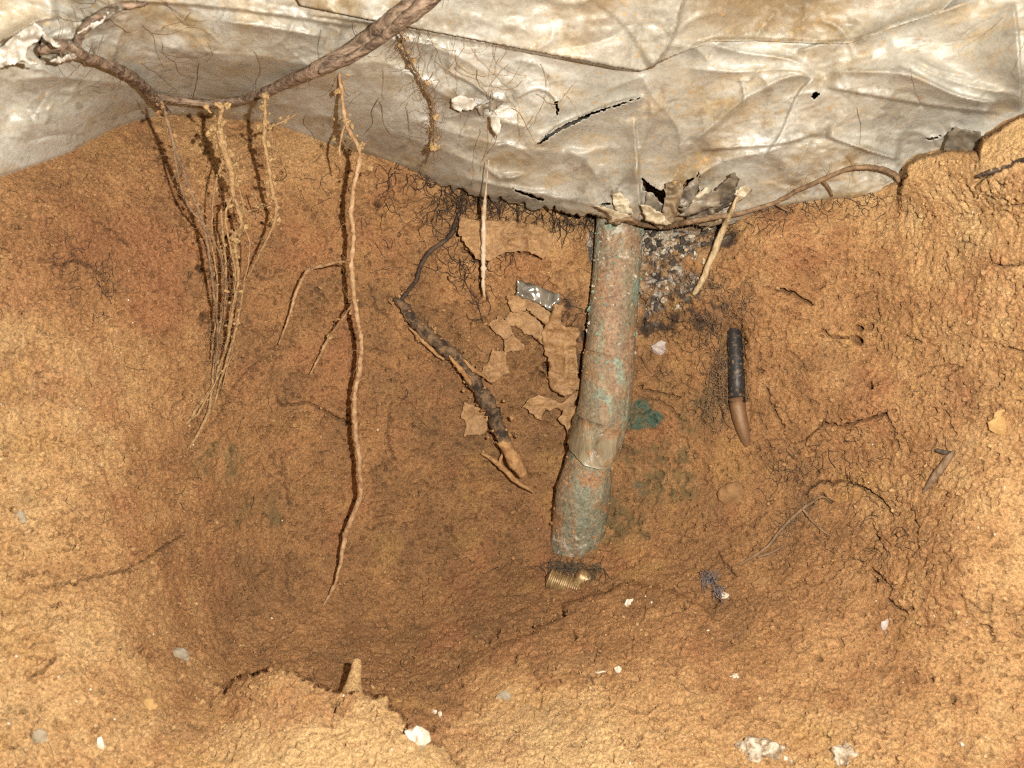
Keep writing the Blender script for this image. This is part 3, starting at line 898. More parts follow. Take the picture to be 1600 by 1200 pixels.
def surf_hairs(mb, region, count, n, Lpx, rpx, ang=None, spread=1.0, lift=.001, wild=.6, surf=dsurf, liftv=.002, weight=None):
    """hairs that creep over a surface; region is a list of (px, py, sx, sy) clouds"""
    for k in range(count):
        x, y, sx_, sy_ = region[int(rng.integers(0, len(region)))]
        x += rng.normal() * sx_; y += rng.normal() * sy_
        a = rng.uniform(0, 2 * math.pi) if ang is None else ang + rng.normal() * spread
        xs, ys = [x], [y]
        for i in range(int(rng.integers(max(2, n // 2), n + 1))):
            a += rng.normal() * wild
            x += math.cos(a) * Lpx; y += math.sin(a) * Lpx
            xs.append(x); ys.append(y)
        xs = np.array(xs); ys = np.array(ys)
        d = surf(xs, ys) - lift - liftv * rng.random(len(xs))
        r = rpx * rng.uniform(.6, 1.25) * d / FPX
        mb.tube(at(xs, ys, d), r * np.linspace(1, .5, len(xs)), 4)

def patch(name, poly, mat, parent=None, off=.006, curl=0.0, tilt=(0, 0), rough=.0012, surf=None, step=4.0, thick=.0005, jag=2.0, smooth_base=True):
    """a thin torn piece of film lying just off a surface"""
    surf = surf or dsmooth
    B = []
    n = len(poly)
    for i in range(n):
        a = np.array(poly[i], float); b = np.array(poly[(i + 1) % n], float)
        m = max(1, int(np.linalg.norm(b - a) / 3.5))
        for k in range(m):
            w = a + (b - a) * k / m
            B.append(w + (rng.normal(size=2) * jag * .5 if k else 0))
    B = np.array(B)
    lo = B.min(0); hi = B.max(0)
    X, Y = np.meshgrid(np.arange(lo[0], hi[0], step), np.arange(lo[1], hi[1], step))
    X = X.ravel() + rng.uniform(-1, 1, X.size); Y = Y.ravel() + rng.uniform(-1, 1, Y.size)
    ok = poly_sdf(X, Y, [tuple(q_) for q_ in B]) > 1.6
    I = np.stack([X[ok], Y[ok]], -1)
    allp = np.vstack([B, I])
    res = delaunay_2d_cdt([Vector((float(p_[0]), float(p_[1]))) for p_ in allp], [], [list(range(len(B)))], 1, 1e-4)
    V2 = np.array([(v.x, v.y) for v in res[0]]); F = [tuple(f) for f in res[2]]
    c = B.mean(0); r = np.linalg.norm(B - c, axis=1).max()
    u = (V2 - c) / r
    if smooth_base:
        base = surf(np.array([c[0]]), np.array([c[1]]))[0]
        gxv = (surf(np.array([c[0] + r]), np.array([c[1]]))[0] - surf(np.array([c[0] - r]), np.array([c[1]]))[0]) / 2
        gyv = (surf(np.array([c[0]]), np.array([c[1] + r]))[0] - surf(np.array([c[0]]), np.array([c[1] - r]))[0]) / 2
        d = base + gxv * u[:, 0] + gyv * u[:, 1]
    else:
        d = surf(V2[:, 0], V2[:, 1])
    q3 = np.stack([V2[:, 0] / 19, V2[:, 1] / 13, np.full(len(V2), rng.uniform(0, 50))], -1)
    d = d - off - curl * (u ** 2).sum(1) - tilt[0] * u[:, 0] - tilt[1] * u[:, 1] - rough * 2 * (1 - np.abs(vnoise(q3, 1, 3)) - .6) - rough * .6 * vnoise(q3, 2.7, 4)
    ats = None
    if mat is M['sheet']:
        ii = np.clip(np.searchsorted(sx, V2[:, 0]), 0, len(sx) - 1); jj = np.clip(np.searchsorted(sy, V2[:, 1]), 0, len(sy) - 1)
        ats = {'dirt': np.clip(dirt[jj, ii] + .22, 0, 1), 'dark_patch': dark_patch[jj, ii] * .7, 'haze_grey': haze_grey[jj, ii], 'ochre': s_och[jj, ii] * .7, 'speck': speck[jj, ii]}
    o = obj(name, at(V2[:, 0], V2[:, 1], d), F, mat, parent, True, ats)
    m = o.modifiers.new('thickness', 'SOLIDIFY'); m.thickness = thick; m.offset = 0
    return o

# torn flaps belong to the sheet
def flap(poly, mat, **kw):
    return patch('torn_flap', poly, M[mat], root_sheet, surf=ds_sheet, **kw)
flap([(1148,268),(1156,280),(1146,300),(1120,320),(1085,336),(1060,338),(1078,320),(1100,306),(1126,290)], 'torn_grey', off=.020, rough=.003)
flap([(1120,318),(1150,296),(1154,304),(1136,324),(1110,334)], 'char', off=.010, rough=.002)
flap([(1040,286),(1068,280),(1066,304),(1060,330),(1048,352),(1032,342),(1038,318)], 'sheet', off=.014, rough=.005, step=3)
flap([(1000,318),(1016,322),(1036,336),(1050,350),(1030,352),(1008,344)], 'torn_beige', off=.018, rough=.005, step=3)
flap([(1090,300),(1106,292),(1118,300),(1104,318),(1086,330),(1078,320)], 'torn_beige', off=.012, rough=.005, step=3)
flap([(1062,326),(1082,318),(1106,322),(1130,318),(1112,338),(1076,346)], 'torn_grey', off=.014, rough=.005, step=3)
flap([(956,304),(972,300),(984,316),(990,334),(972,336),(960,326)], 'torn_beige', off=.006, rough=.005, step=3)
flap([(1140,300),(1164,290),(1176,296),(1160,312),(1136,322)], 'torn_beige', off=.008, rough=.004, step=3)
flap([(1076,286),(1094,272),(1092,292),(1088,312),(1070,326),(1060,320),(1064,300)], 'torn_grey', off=.008, rough=.003)
flap([(928,320),(955,327),(988,338),(966,352),(956,346),(950,334)], 'torn_beige', off=.020, rough=.003)
flap([(1010,300),(1022,304),(1034,318),(1040,326),(1020,336),(1006,330)], 'torn_grey', off=.004, rough=.002)
flap([(1472,242),(1482,208),(1492,197),(1504,203),(1532,206),(1530,250),(1490,246)], 'torn_grey', off=.010, rough=.002)
flap([(-30,96),(10,68),(34,48),(54,36),(68,46),(62,62),(44,74),(40,90),(60,100),(30,97),(0,106)], 'torn_white', off=.022, rough=.006, curl=.006)
flap([(60,44),(72,54),(90,66),(96,72),(88,74),(70,62)], 'torn_white', off=.022, rough=.004)
flap([(78,96),(104,86),(132,82),(118,92),(92,100)], 'torn_white', off=.014, rough=.004)
flap([(120,52),(150,34),(172,18),(160,36),(138,50)], 'torn_white', off=.012, rough=.004)
flap([(764,182),(778,180),(783,200),(776,216),(769,202)], 'torn_white', off=.016, rough=.003)
flap([(706,154),(720,148),(738,154),(746,164),(738,172),(716,173),(704,168)], 'torn_white', off=.006, rough=.006)
flap([(62,86),(64,62),(92,68),(110,62),(128,76),(110,92),(84,98)], 'torn_grey', off=.010, rough=.006)
flap([(130,30),(165,14),(184,4),(196,12),(170,30),(140,46)], 'torn_grey', off=.008, rough=.005)
flap([(742,168),(768,158),(778,150),(790,158),(772,172),(752,180)], 'torn_grey', off=.004, rough=.006)

flap([(420,-70),(470,8),(560,27),(640,42),(720,57),(800,73),(880,89),(960,105),(1000,111),(1022,105),(1036,84),(1048,50),(1064,10),(1080,-70)], 'sheet', off=.009, rough=.0005, smooth_base=False, step=3.2, jag=.5)
flap([(1012,100),(1030,98),(1056,86),(1110,65),(1180,63),(1260,67),(1326,68),(1390,46),(1470,18),(1560,-70),(1000,-70)], 'sheet', off=.005, rough=.0004, smooth_base=False, step=3.2, jag=.5)

# ================================================================== pipes
def lathe_path(name, axis, radii, mat, parent, sides=56, rough=.0004, oblique=0.0, attrs=None, cap=True):
    """sweep a round section along a 3-D axis; radii in metres per axis point"""
    A = catmull(np.column_stack([axis, radii]), .0022)
    C = A[:, :3]; R = A[:, 3]
    T = np.gradient(C, axis=0); T /= np.linalg.norm(T, axis=1)[:, None]
    n = len(C)
    N = np.cross(T, np.array([0, 1.0, 0])); N /= np.linalg.norm(N, axis=1)[:, None]
    B = np.cross(T, N)
    ang = np.linspace(0, 2 * math.pi, sides, endpoint=False)
    V = C[:, None] + R[:, None, None] * (np.cos(ang)[None, :, None] * N[:, None] + np.sin(ang)[None, :, None] * B[:, None])
    if oblique:
        w = np.linspace(0, 1, n)[:, None]
        front = -((V - C[:, None])[..., 1]) / R[:, None]
        V = V + (oblique * front * w)[..., None] * T[:, None]
    O = V - C[:, None]; O /= np.linalg.norm(O, axis=2)[..., None]
    V = V + O * (rough * fbm(V, 90, 3, 7, .6) * 2.5)[..., None]
    i = np.arange(n - 1)[:, None] * sides; j = np.arange(sides)[None]; j2 = (j + 1) % sides
    Q = np.stack([i + j, i + j2, i + sides + j2, i + sides + j], -1).reshape(-1, 4)
    V = V.reshape(-1, 3)
    faces = [tuple(q_) for q_ in Q.tolist()]
    faces.append(tuple(range(sides))); faces.append(tuple(range((n - 1) * sides, n * sides))[::-1])
    at_ = {}
    if attrs:
        tt = np.repeat(np.linspace(0, 1, n), sides); aa = np.tile(ang, n)
        at_ = {k: f(tt, aa) for k, f in attrs.items()}
    return obj(name, V, faces, mat, parent, True, at_)
def ax(pts): return np.array([at(x, y, d) for x, y, d in pts])

pipe = thing('copper_pipe', 'thick green-stained copper pipe standing upright in the soil below the sheet', 'pipe', at(900, 890, .775))
up = [(972,285,.736),(969,340,.737),(964,420,.739),(957,500,.742),(951,570,.744),(948,600,.745)]
lathe_path('upper_tube', ax(up), [pxr(r, .739) for r in (36.5, 36.5, 37, 38, 39.5, 39.5)], M['copper'], pipe, rough=.0004,
           attrs={'green': lambda t_, a_: .85 + .35 * np.cos(2 * a_ + .6) - .75 * t_, 'crust': lambda t_, a_: 1.0 - 1.6 * t_})
so = [(953,554,.7435),(951,564,.744),(948,600,.745),(943,640,.748),(936,675,.752),(931,690,.755)]
sock = lathe_path('socket', ax(so), [pxr(r, .744) for r in (39.8, 41.2, 40.8, 41.2, 41.8, 42.0)], M['copper'], pipe, rough=.0006, oblique=.011,
           attrs={'green': lambda t_, a_: .3 + 0 * t_, 'crust': lambda t_, a_: .1 + 0 * t_})
tp = [(940,654,.7495),(937,666,.751),(934,678,.7525),(931,690,.755),(929,696,.756)]
tape = lathe_path('joint_wrap', ax(tp), [pxr(r, .745) for r in (41.0, 42.4, 43.0, 44.6, 42.5)], M['tape'], sock, rough=.0014, oblique=.014)
lo_ = [(929,690,.758),(921,722,.763),(913,760,.767),(906,805,.782),(902,845,.796),(899,905,.828)]
lowt = lathe_path('lower_tube', ax(lo_), [pxr(r, .765) for r in (33, 36.0, 41, 43.5, 43, 40)], M['copper_mud'], pipe, rough=.0010,
           attrs={'green': lambda t_, a_: .75 + 0 * t_, 'crust': lambda t_, a_: np.where((t_ > .38) & (t_ < .55), .55, .05)})
def crust(name, axis, rad, count, rlo, rhi, mat, parent, t0=0.0, t1=1.0, flat=.45):
    A = ax(axis); mb = MB()
    for k in range(count):
        t_ = t0 + (t1 - t0) * rng.random() ** 1.4
        u_ = t_ * (len(A) - 1); i = min(int(u_), len(A) - 2); f_ = u_ - i
        c = A[i] + (A[i + 1] - A[i]) * f_; T = A[i + 1] - A[i]; T = T / np.linalg.norm(T)
        r0 = pxr(np.interp(u_, range(len(rad)), rad), c[1])
        a_ = rng.uniform(-1.5, 1.5)
        N_ = np.cross(T, [0, 1.0, 0]); N_ /= np.linalg.norm(N_); B_ = np.cross(T, N_)
        if B_[1] > 0: B_ = -B_
        dirv = math.sin(a_) * N_ + math.cos(a_) * B_
        rr = rlo + (rhi - rlo) * rng.random() ** 2.5
        mb.lump(c + dirv * (r0 + rr * .05), rr, (rng.uniform(.5, 1.1), rng.uniform(.4, .8), rng.uniform(.6, 1.4)), .8, 1)
    return tag(mb.build(name, M[mat], parent, smooth=False), kind='stuff')
M['verdigris'] = simple('verdigris', (.085, .165, .125), (.28, .40, .33), 260, .9, .001)
M['lime_crust'] = simple('lime_crust', (.26, .235, .19), (.56, .52, .44), 260, .9, .001)
crust('lime_crust', up, (36.5, 36.5, 37, 38, 39.5, 39.5), 210, .0004, .0016, 'lime_crust', pipe, .12, .75)
crust('verdigris_crust', up, (36.5, 36.5, 37, 38, 39.5, 39.5), 130, .0004, .0018, 'verdigris', pipe, .15, .9)
crust('caked_soil', lo_, (33, 36.0, 41, 43.5, 43, 40), 130, .0004, .0024, 'crumb', pipe, .15, 1.0)
crust('caked_soil', so, (39.8, 41.2, 40.8, 41.2, 41.8, 42.0), 90, .0003, .0014, 'crumb', pipe)

bp = thing('black_pipe', 'thin black-sheathed pipe with a bare copper end in a hollow of the right wall', 'pipe', at(1166, 700, .712))
lathe_path('sheath', ax([(1143,478,.764),(1146,505,.740),(1149,545,.731),(1151,580,.726),(1152,630,.721)]), [pxr(r, .712) for r in (10, 11, 12, 12.6, 13)], M['black'], bp, 32, .0001)
lathe_path('bare_end', ax([(1151,622,.721),(1156,652,.719),(1164,682,.719),(1177,718,.730)]), [pxr(r, .710) for r in (12.4, 11.4, 9.4, 5)], M['thin_copper'], bp, 32, .0002)

# brass fitting half buried at the foot of the pipe
bf = thing('brass_fitting', 'small ribbed brass fitting half buried below the copper pipe', 'fitting', at(892, 932, float(dsmooth(892, 932))))
db = float(dsmooth(890, 916)) + .004
A0, A1 = at(858, 903, db + .004), at(912, 926, db - .004)
tt = np.linspace(0, 1, 90)
C = A0 + (A1 - A0) * tt[:, None]
rib = np.clip(np.sin(tt * 2 * math.pi * 9) * 3, -1, 1)
mb = MB(); mb.tube(C, pxr(14.5, db) + pxr(1.5, db) * rib, 24)
mb.build('ribbed_sleeve', M['brass'], bf)
C = at(904, 899, db + .001) + (at(930, 915, db - .001) - at(904, 899, db + .001)) * np.linspace(0, 1, 14)[:, None]
mb = MB(); mb.tube(C, pxr(13, db), 24); mb.build('collar', M['brass'], bf)
for k in range(4):
    mb = MB(); p0 = at(897 + k * 6, 940 - k * 2.6, db - .010); p1 = at(901 + k * 6, 929 - k * 2.6, db - .008)
    mb.tube([p0, (p0 + p1) / 2, p1], pxr(1.9, db), 6); mb.build('rib', M['brass'], bf)

# ================================================================== roots
big = thing('woody_root', 'thick brown woody root slanting down across the plastic at upper left', 'root', at(330, 170, .58))
Cb, Rb = surf_curve([(720,-60,.026,19),(662,0,.026,18),(610,40,.024,17),(560,78,.022,15),(510,104,.020,12),(470,122,.019,9.5),(420,144,.018,7.5),(380,158,.018,6.5),(330,164,.018,6),(285,160,.016,5.6),(240,150,.015,5.4)], 3, .5)
mb = MB(); mb.tube(Cb, Rb * (1 + .02 * rng.normal(size=len(Rb))), 20, .022); mb.build('stem', M['bark'], big)
C2, R2 = surf_curve([(690,-20,.040,7),(640,24,.042,8),(590,66,.040,7),(540,92,.036,5),(500,112,.030,4)], 3, .6)
mb = MB(); mb.tube(C2, R2, 10, .05); mb.build('side_strand', M['bark'], big)
C3, R3 = surf_curve([(262,176,.016,6),(246,158,.018,9),(225,134,.018,9.5),(200,114,.017,10),(170,100,.016,9),(138,88,.016,9),(118,74,.016,10),(92,70,.014,12),(64,78,.008,9)], 3, .9)
mb = MB(); mb.tube(C3, R3 * .85, 14, .05); mb.build('fork', M['bark'], big)
C4, R4 = surf_curve([(122,74,.015,7),(128,52,.014,7),(150,30,.012,8),(180,12,.010,6),(230,4,.008,4)], 3, 1.0)
mb = MB(); mb.tube(C4, R4 * .85, 12, .05); mb.build('branch', M['bark'], big)
mb = MB(); curve_hairs(mb, np.vstack([Cb, C3, C4]), 46, 7, .0042, .00024, .35); tag(mb.build('rootlets', M['root_mid'], big), kind='stuff')

def hanging(label, pts, mat, rpx_hairs=.00022, n_h=40, crumbs=0, cr=(.0006, .0024), chi=1.0, extra=(), jit=.9, cmat='crumb_yellow', group='roots hanging in front of the soil wall'):
    C, R, c = depth_curve(pts, 4, jit)
    rt = thing('hanging_root', label, 'root', C[-1], group)
    mb = MB(); mb.tube(C, .74 * R * (1 + .15 * rng.normal(size=len(R))), 10, .09); strand = mb.build('strand', M[mat], rt)
    allC = [C]
    for e in extra:
        D_, S_, _ = depth_curve(e, 4, jit)
        mb = MB(); mb.tube(D_, .8 * S_ * (1 + .1 * rng.normal(size=len(S_))), 8, .07); mb.build('side_root', M[mat], rt)
        allC.append(D_)
    if n_h:
        mb = MB(); curve_hairs(mb, np.vstack(allC), n_h, 7, .0032, rpx_hairs, .55); tag(mb.build('rootlets', M['root_mid'] if mat != 'root_pale' else M['root_tan'], rt), kind='stuff')
    if crumbs:
        mb = MB(); crumbs_on(mb, C, R, crumbs, cr[0], cr[1], 1.6, 0, chi)
        for D_ in allC[1:]: crumbs_on(mb, D_, np.full(len(D_), .001), crumbs // 4, cr[0], cr[1] * .7, 1.5)
        o = mb.build('clinging_soil', M[cmat], strand, smooth=False); tag(o, kind='stuff')
    return rt

hanging('long pale root hanging straight down in front of the pit, left of centre',
  [(527,98,.600,3),(536,150,.612,4),(544,195,.622,5),(562,236,.632,5),(556,275,.640,5),(550,320,.648,5.5),(553,370,.656,5),(549,420,.664,5),(553,470,.672,5),(564,530,.682,5),(563,575,.690,5),(555,620,.696,5),(557,680,.704,5.5),(563,730,.710,5.5),(563,775,.716,5.5),(546,815,.722,5.5),(536,850,.727,5),(524,905,.722,3.6),(504,948,.722,1.8)],
  'root_pale', .00018, 80, 60, (.0004, .0022), .22,
  extra=[[(549,410,.664,2.4),(510,413,.682,2.8),(480,424,.694,3.2),(463,455,.700,3.2),(452,490,.703,2.8),(436,538,.707,1.6)],
         [(553,470,.672,2.2),(535,498,.694,2.8),(514,528,.712,3.2),(502,550,.719,2.8),(484,586,.724,1.4)],
         [(540,190,.622,2),(530,230,.63,2.2),(534,262,.64,1.6)]], jit=.8)
hanging('soil-crusted root bundle with yellow clods hanging below the woody root',
  [(348,166,.575,4),(344,200,.585,6),(350,232,.592,9),(360,262,.600,7),(364,300,.606,5),(374,330,.612,4),(376,352,.616,3.6),(366,370,.622,3.4),(370,410,.632,3.4),(372,440,.640,3.2),(362,500,.652,3),(352,545,.662,3),(334,600,.672,3),(300,650,.660,3),(274,700,.648,3),(258,740,.640,2.6),(238,794,.632,2)],
  'root_tan', .00018, 260, 80, (.0004, .0025), .36,
  extra=[[(345,330,.615,2.4),(352,420,.635,2.2),(350,480,.650,2.4),(338,560,.668,2.6),(330,610,.672,3),(322,650,.664,3.2),(300,690,.655,3),(276,716,.648,2)],
         [(382,440,.64,1.8),(374,490,.652,2.4),(360,540,.662,2.6),(344,600,.674,2.4),(334,640,.678,2),(330,664,.68,1)],
         [(366,300,.606,2.4),(352,340,.612,2),(362,392,.626,2),(366,440,.638,2),(356,520,.656,1.8)],
         [(352,240,.60,2),(332,300,.61,1.6),(330,380,.625,1.5),(338,470,.645,1.6),(330,560,.666,1.4)], [(370,330,.612,1.6),(388,380,.62,1.4),(380,450,.64,1.5),(366,530,.66,1.6),(346,610,.675,1.4)], [(358,262,.60,1.6),(376,300,.61,1.3),(384,340,.618,1)], [(345,580,.668,1.6),(312,640,.66,1.8),(286,668,.652,1.4),(270,720,.645,1)]])
hanging('thin brown root strand hanging left of the yellow-crusted bundle',
  [(252,158,.565,3.4),(262,190,.575,4),(276,236,.584,4.4),(286,270,.592,4),(298,300,.598,3.6),(312,330,.604,3.4),(322,370,.612,3.2),(330,420,.622,3),(336,480,.640,2.6),(340,540,.660,2.4),(336,600,.672,2)],
  'root_mid', .00024, 120, 50, (.0006, .0022), .5, extra=[[(270,220,.58,2),(292,310,.60,2),(326,360,.61,1.8),(348,420,.625,1.6),(346,520,.655,1.4)]], cmat='crumb')
hanging('shorter knobbly root hanging right of the yellow-crusted bundle',
  [(414,146,.585,2.4),(416,180,.592,4),(414,210,.600,4.4),(420,250,.606,3.8),(424,290,.614,3.8),(430,322,.622,3.6),(426,350,.628,3),(414,376,.638,2.8),(400,404,.650,2.4),(386,434,.664,2)],
  'root_tan', .00020, 60, 60, (.0005, .0024), .7, extra=[[(418,200,.6,1.6),(440,190,.61,1.6),(464,178,.62,1.4)], [(420,320,.62,1.4),(404,322,.63,1.2),(396,300,.635,1)]])
hanging('frayed clod-hung root dangling from the sheet right of the woody root',
  [(626,50,.545,2),(640,90,.575,3),(660,130,.60,3),(676,160,.62,3.4),(680,190,.632,3.2),(680,220,.645,3),(678,250,.655,1.4)],
  'root_mid', .00020, 150, 30, (.0006, .0026), 1.0)
hanging('pale straw-thin root hanging vertically below the sheet edge, left of the pipe',
  [(764,250,.655,.9),(761,285,.675,1.4),(759,312,.690,3.0),(758,330,.700,4.4),(757,370,.712,5.0),(757,410,.720,5.0),(756,446,.726,4.0),(757,464,.730,1.2)],
  'root_white', .00016, 0, 0, jit=.35)

wr = thing('wiry_root', 'thin dark wiry root arching over the right part of the sheet edge', 'root', at(1412, 292, .60))
Cw, Rw = surf_curve([(1409,288,.003,4),(1396,272,.012,5),(1365,263,.018,5),(1330,265,.018,4.6),(1290,280,.018,4.6),(1250,298,.018,4.6),(1210,318,.016,4.6),(1165,331,.018,4.6),(1110,341,.022,5.5),(1060,350,.026,6),(1040,356,.026,5),(1005,352,.026,4.6),(980,343,.026,4.6),(952,346,.022,3)], 3, .35)
mb = MB(); mb.tube(Cw, Rw * .8, 8, .06); mb.build('stem', M['root_mid'], wr)
mb = MB(); curve_hairs(mb, Cw, 60, 6, .0028, .00020, .5); tag(mb.build('rootlets', M['root_mid'], wr), kind='stuff')
for e in ([(1285,282,.012,2.6),(1296,296,.008,2.2),(1300,306,.004,1.6)], [(1212,318,.012,2.4),(1224,326,.008,2),(1236,332,.004,1.4)]):
    C, R = surf_curve(e, 3, .3); mb = MB(); mb.tube(C, R, 6); mb.build('side_root', M['root_mid'], wr)

kr = thing('embedded_root', 'short dark root lying in a crack at the right edge of the soil', 'root', at(1600, 252, .49))
C, R = surf_curve([(1526,276,.001,3),(1556,266,.004,4.4),(1596,252,.005,5),(1660,236,.004,5)], 3, .5)
mb = MB(); mb.tube(C, R, 8, .08); mb.build('stem', M['root_dark'], kr)
mb = MB(); curve_hairs(mb, C, 24, 5, .003, .0002, .5); tag(mb.build('rootlets', M['root_mid'], kr), kind='stuff')

rf = thing('forked_root', 'fine brown forked root lying on the lower right soil', 'root', at(1155, 882, .66))
C, R = surf_curve([(1300,784,.001,1.2),(1284,776,.004,1.8),(1264,788,.006,2.2),(1248,800,.008,2.8),(1222,826,.008,2.4),(1200,854,.008,2.4),(1180,868,.007,2.6),(1154,883,.003,1.4)], 3, .4)
mb = MB(); mb.tube(C, R, 8, .08); mb.build('stem', M['root_mid'], rf); C_a = C
C, R = surf_curve([(1226,852,.003,1.6),(1205,864,.005,2),(1184,871,.005,1.8)], 3, .4)
mb = MB(); mb.tube(C, R, 6, .08); mb.build('side_root', M['root_mid'], rf)
C, R = surf_curve([(1255,796,.006,2),(1276,822,.004,1.8),(1298,838,.002,1.2)], 3, .4)
mb = MB(); mb.tube(C, R, 6, .08); mb.build('side_root', M['root_mid'], rf)
mb = MB()
for k in range(110):
    p = C_a[int(rng.integers(0, len(C_a) // 2 + 6))] + rng.normal(size=3) * np.array([.004, .001, .006])
    hair(mb, p, rng.normal(size=3) * [1, .2, 1] + [.2, .1, -.5], 5, .0028, .0002, .6)
tag(mb.build('rootlets', M['root_mid'], rf), kind='stuff')

# ------------------------------------------------------------------ rotten stick
st = thing('rotten_stick', 'dark rotten stick leaning down the back wall, muddy at its lower end', 'stick', at(816, 742, .77))
C, R = surf_curve([(618,466,.006,6),(636,486,.008,9),(664,520,.009,11),(700,549,.011,12.5),(724,577,.014,12),(746,607,.018,12.5),(765,636,.021,12),(780,670,.024,11),(790,696,.026,11.5)], 3, .5)
mb = MB(); mb.tube(C, .9 * R * (1 + .10 * rng.normal(size=len(R))), 18, .11); shaft = mb.build('shaft', M['rotten'], st)
C2, R2 = surf_curve([(786,688,.027,11),(797,708,.028,12),(808,728,.029,11),(818,742,.029,8)], 2.5, .3)
mb = MB(); mb.tube(C2, R2 * .9, 16, .09); mb.build('muddy_end', M['crumb'], st)
mb = MB(); crumbs_on(mb, C, R, 220, .0005, .0024, .9); tag(mb.build('clinging_soil', M['crumb'], shaft), kind='stuff')
for e in ([(702,556,.020,2),(716,574,.024,4),(728,590,.024,4.5),(738,606,.022,2)], [(724,562,.020,2),(742,578,.022,3.6),(758,588,.018,2.4),(770,600,.010,1.2)], [(640,512,.010,1.5),(668,542,.012,3.4),(694,562,.012,2)]):
    D_, S_ = surf_curve(e, 2.5, .6); mb = MB(); mb.tube(D_, S_, 6, .15); mb.build('bark_splinter', M['crumb'], shaft)
C, R = surf_curve([(714,338,.004,2),(708,362,.008,3.4),(692,378,.010,3.8),(672,392,.010,3.6),(658,412,.010,3.2),(652,436,.010,3),(640,452,.009,2.8),(628,466,.008,3.2),(616,472,.004,2)], 3, .4)
mb = MB(); mb.tube(C, R, 8, .1); mb.build('twig', M['root_dark'], st)
mb = MB(); curve_hairs(mb, C, 44, 6, .0026, .00018, .6); tag(mb.build('rootlets', M['root_dark'], st), kind='stuff')

tw = thing('small_twig', 'little mud-coated forked twig just below the end of the rotten stick', 'twig', at(830, 770, .775))
C, R = surf_curve([(752,708,.008,2),(766,716,.012,3.4),(780,726,.016,4.4),(798,744,.018,4.4),(816,758,.018,3.6),(834,769,.014,2)], 3, .4)
mb = MB(); mb.tube(C, R, 8, .12); mb.build('shaft', M['crumb'], tw)
C, R = surf_curve([(790,700,.012,1.6),(784,714,.014,2.8),(780,728,.015,3)], 3, .3)
mb = MB(); mb.tube(C, R, 6, .12); mb.build('fork', M['crumb'], tw)

sw = thing('straw_stalk', 'flat pale straw leaning from the sheet edge right of the copper pipe', 'straw', at(1086, 460, .70))
C, R = surf_curve([(1152,308,.024,2.4),(1140,336,.026,3.6),(1128,362,.022,5),(1116,392,.016,5.2),(1106,414,.012,4.4),(1097,438,.010,5),(1084,460,.004,3.4)], 3, .4)
mb = MB(); mb.tube(C, R, 10, .08); mb.build('stalk', M['straw'], sw)
C, R = surf_curve([(1126,342,.018,2),(1110,352,.014,2.6),(1098,360,.010,1.6)], 3, .4)
mb = MB(); mb.tube(C, R, 6, .1); mb.build('leaf', M['straw'], sw)

ws = thing('wood_sliver', 'grey-brown wood sliver stuck in the right-hand soil', 'wood sliver', at(1444, 768, .60))
C, R = surf_curve([(1492,704,.003,2),(1482,716,.004,5),(1466,738,.004,6.5),(1454,754,.003,5),(1442,770,.002,1.6)], 3, .2)
mb = MB(); mb.tube(C, R, 8, .06); mb.build('blade', M['wood'], ws)
C, R = surf_curve([(1463,703,.002,3),(1474,706,.003,4),(1487,708,.002,3)], 3, .2)
mb = MB(); mb.tube(C, R, 8, .06); mb.build('chip', M['char'], ws)

# ------------------------------------------------------------------ scraps of muddy film
SCR = [
 ('upright crumpled muddy film scrap standing beside the copper pipe', [(866,474),(880,478),(876,500),(884,512),(898,508),(908,519),(899,532),(902,560),(903,590),(906,606),(884,620),(862,610),(855,590),(858,566),(850,545),(846,520),(856,505),(862,490)], dict(off=.017, tilt=(.012, -.006), rough=.004)),
 ('long muddy film strip just below the clear wrapper', [(792,462),(812,460),(838,472),(862,490),(868,500),(856,510),(842,499),(822,482),(810,489),(798,484)], dict(off=.010, rough=.002, tilt=(.004, 0))),
 ('wide muddy film plate under the long film strip', [(796,488),(815,485),(838,496),(852,516),(850,540),(836,530),(812,514),(794,508),(788,498)], dict(off=.006, rough=.002, tilt=(.004, 0))),
 ('four-cornered muddy film tile left of the film heap', [(762,508),(780,493),(798,508),(802,522),(788,531)], dict(off=.007, rough=.001)),
 ('small wedge of muddy film under the film heap', [(788,532),(802,522),(820,540),(817,548),(790,551)], dict(off=.006, rough=.001)),
 ('creased muddy film scrap touching the middle of the rotten stick', [(770,546),(791,550),(792,566),(797,582),(784,588),(770,600),(750,584),(762,566)], dict(off=.006, rough=.003)),
 ('star-shaped muddy film scrap left of the pipe joint', [(828,622),(842,617),(862,624),(878,630),(896,613),(912,606),(900,624),(886,646),(872,638),(852,640),(846,658),(836,652),(826,641),(815,637)], dict(off=.008, rough=.003)),
 ('ragged square of muddy film left of the lower stick', [(726,628),(738,632),(758,640),(765,658),(756,678),(724,682),(729,664),(720,648)], dict(off=.005, rough=.0015)),
 ('broad scalloped muddy film piece under the sheet edge behind the pale thin root', [(716,366),(718,340),(760,344),(800,346),(840,352),(872,372),(854,394),(850,405),(834,396),(812,392),(790,394),(764,408),(746,405),(734,390)], dict(off=.006, rough=.004)),
 ('curved muddy film flap hugging the left side of the pipe joint', [(880,640),(900,634),(912,646),(906,672),(900,700),(890,690),(884,668),(872,656)], dict(off=.016, rough=.003)),
]
for lab, poly, kw in SCR:
    tag(patch('film_scrap', poly, M['scrap'], None, curl=.005, step=3, **kw), lab, 'film scrap', 'muddy film scraps left of the pipe')
tag(patch('clear_wrapper', [(808,437),(824,442),(846,450),(876,460),(875,472),(872,479),(859,487),(842,474),(824,466),(806,462)], M['clear'], None, off=.014, tilt=(0, .006), rough=.003, step=6), 'shiny clear wrapper scrap poking out above the muddy film heap', 'wrapper')

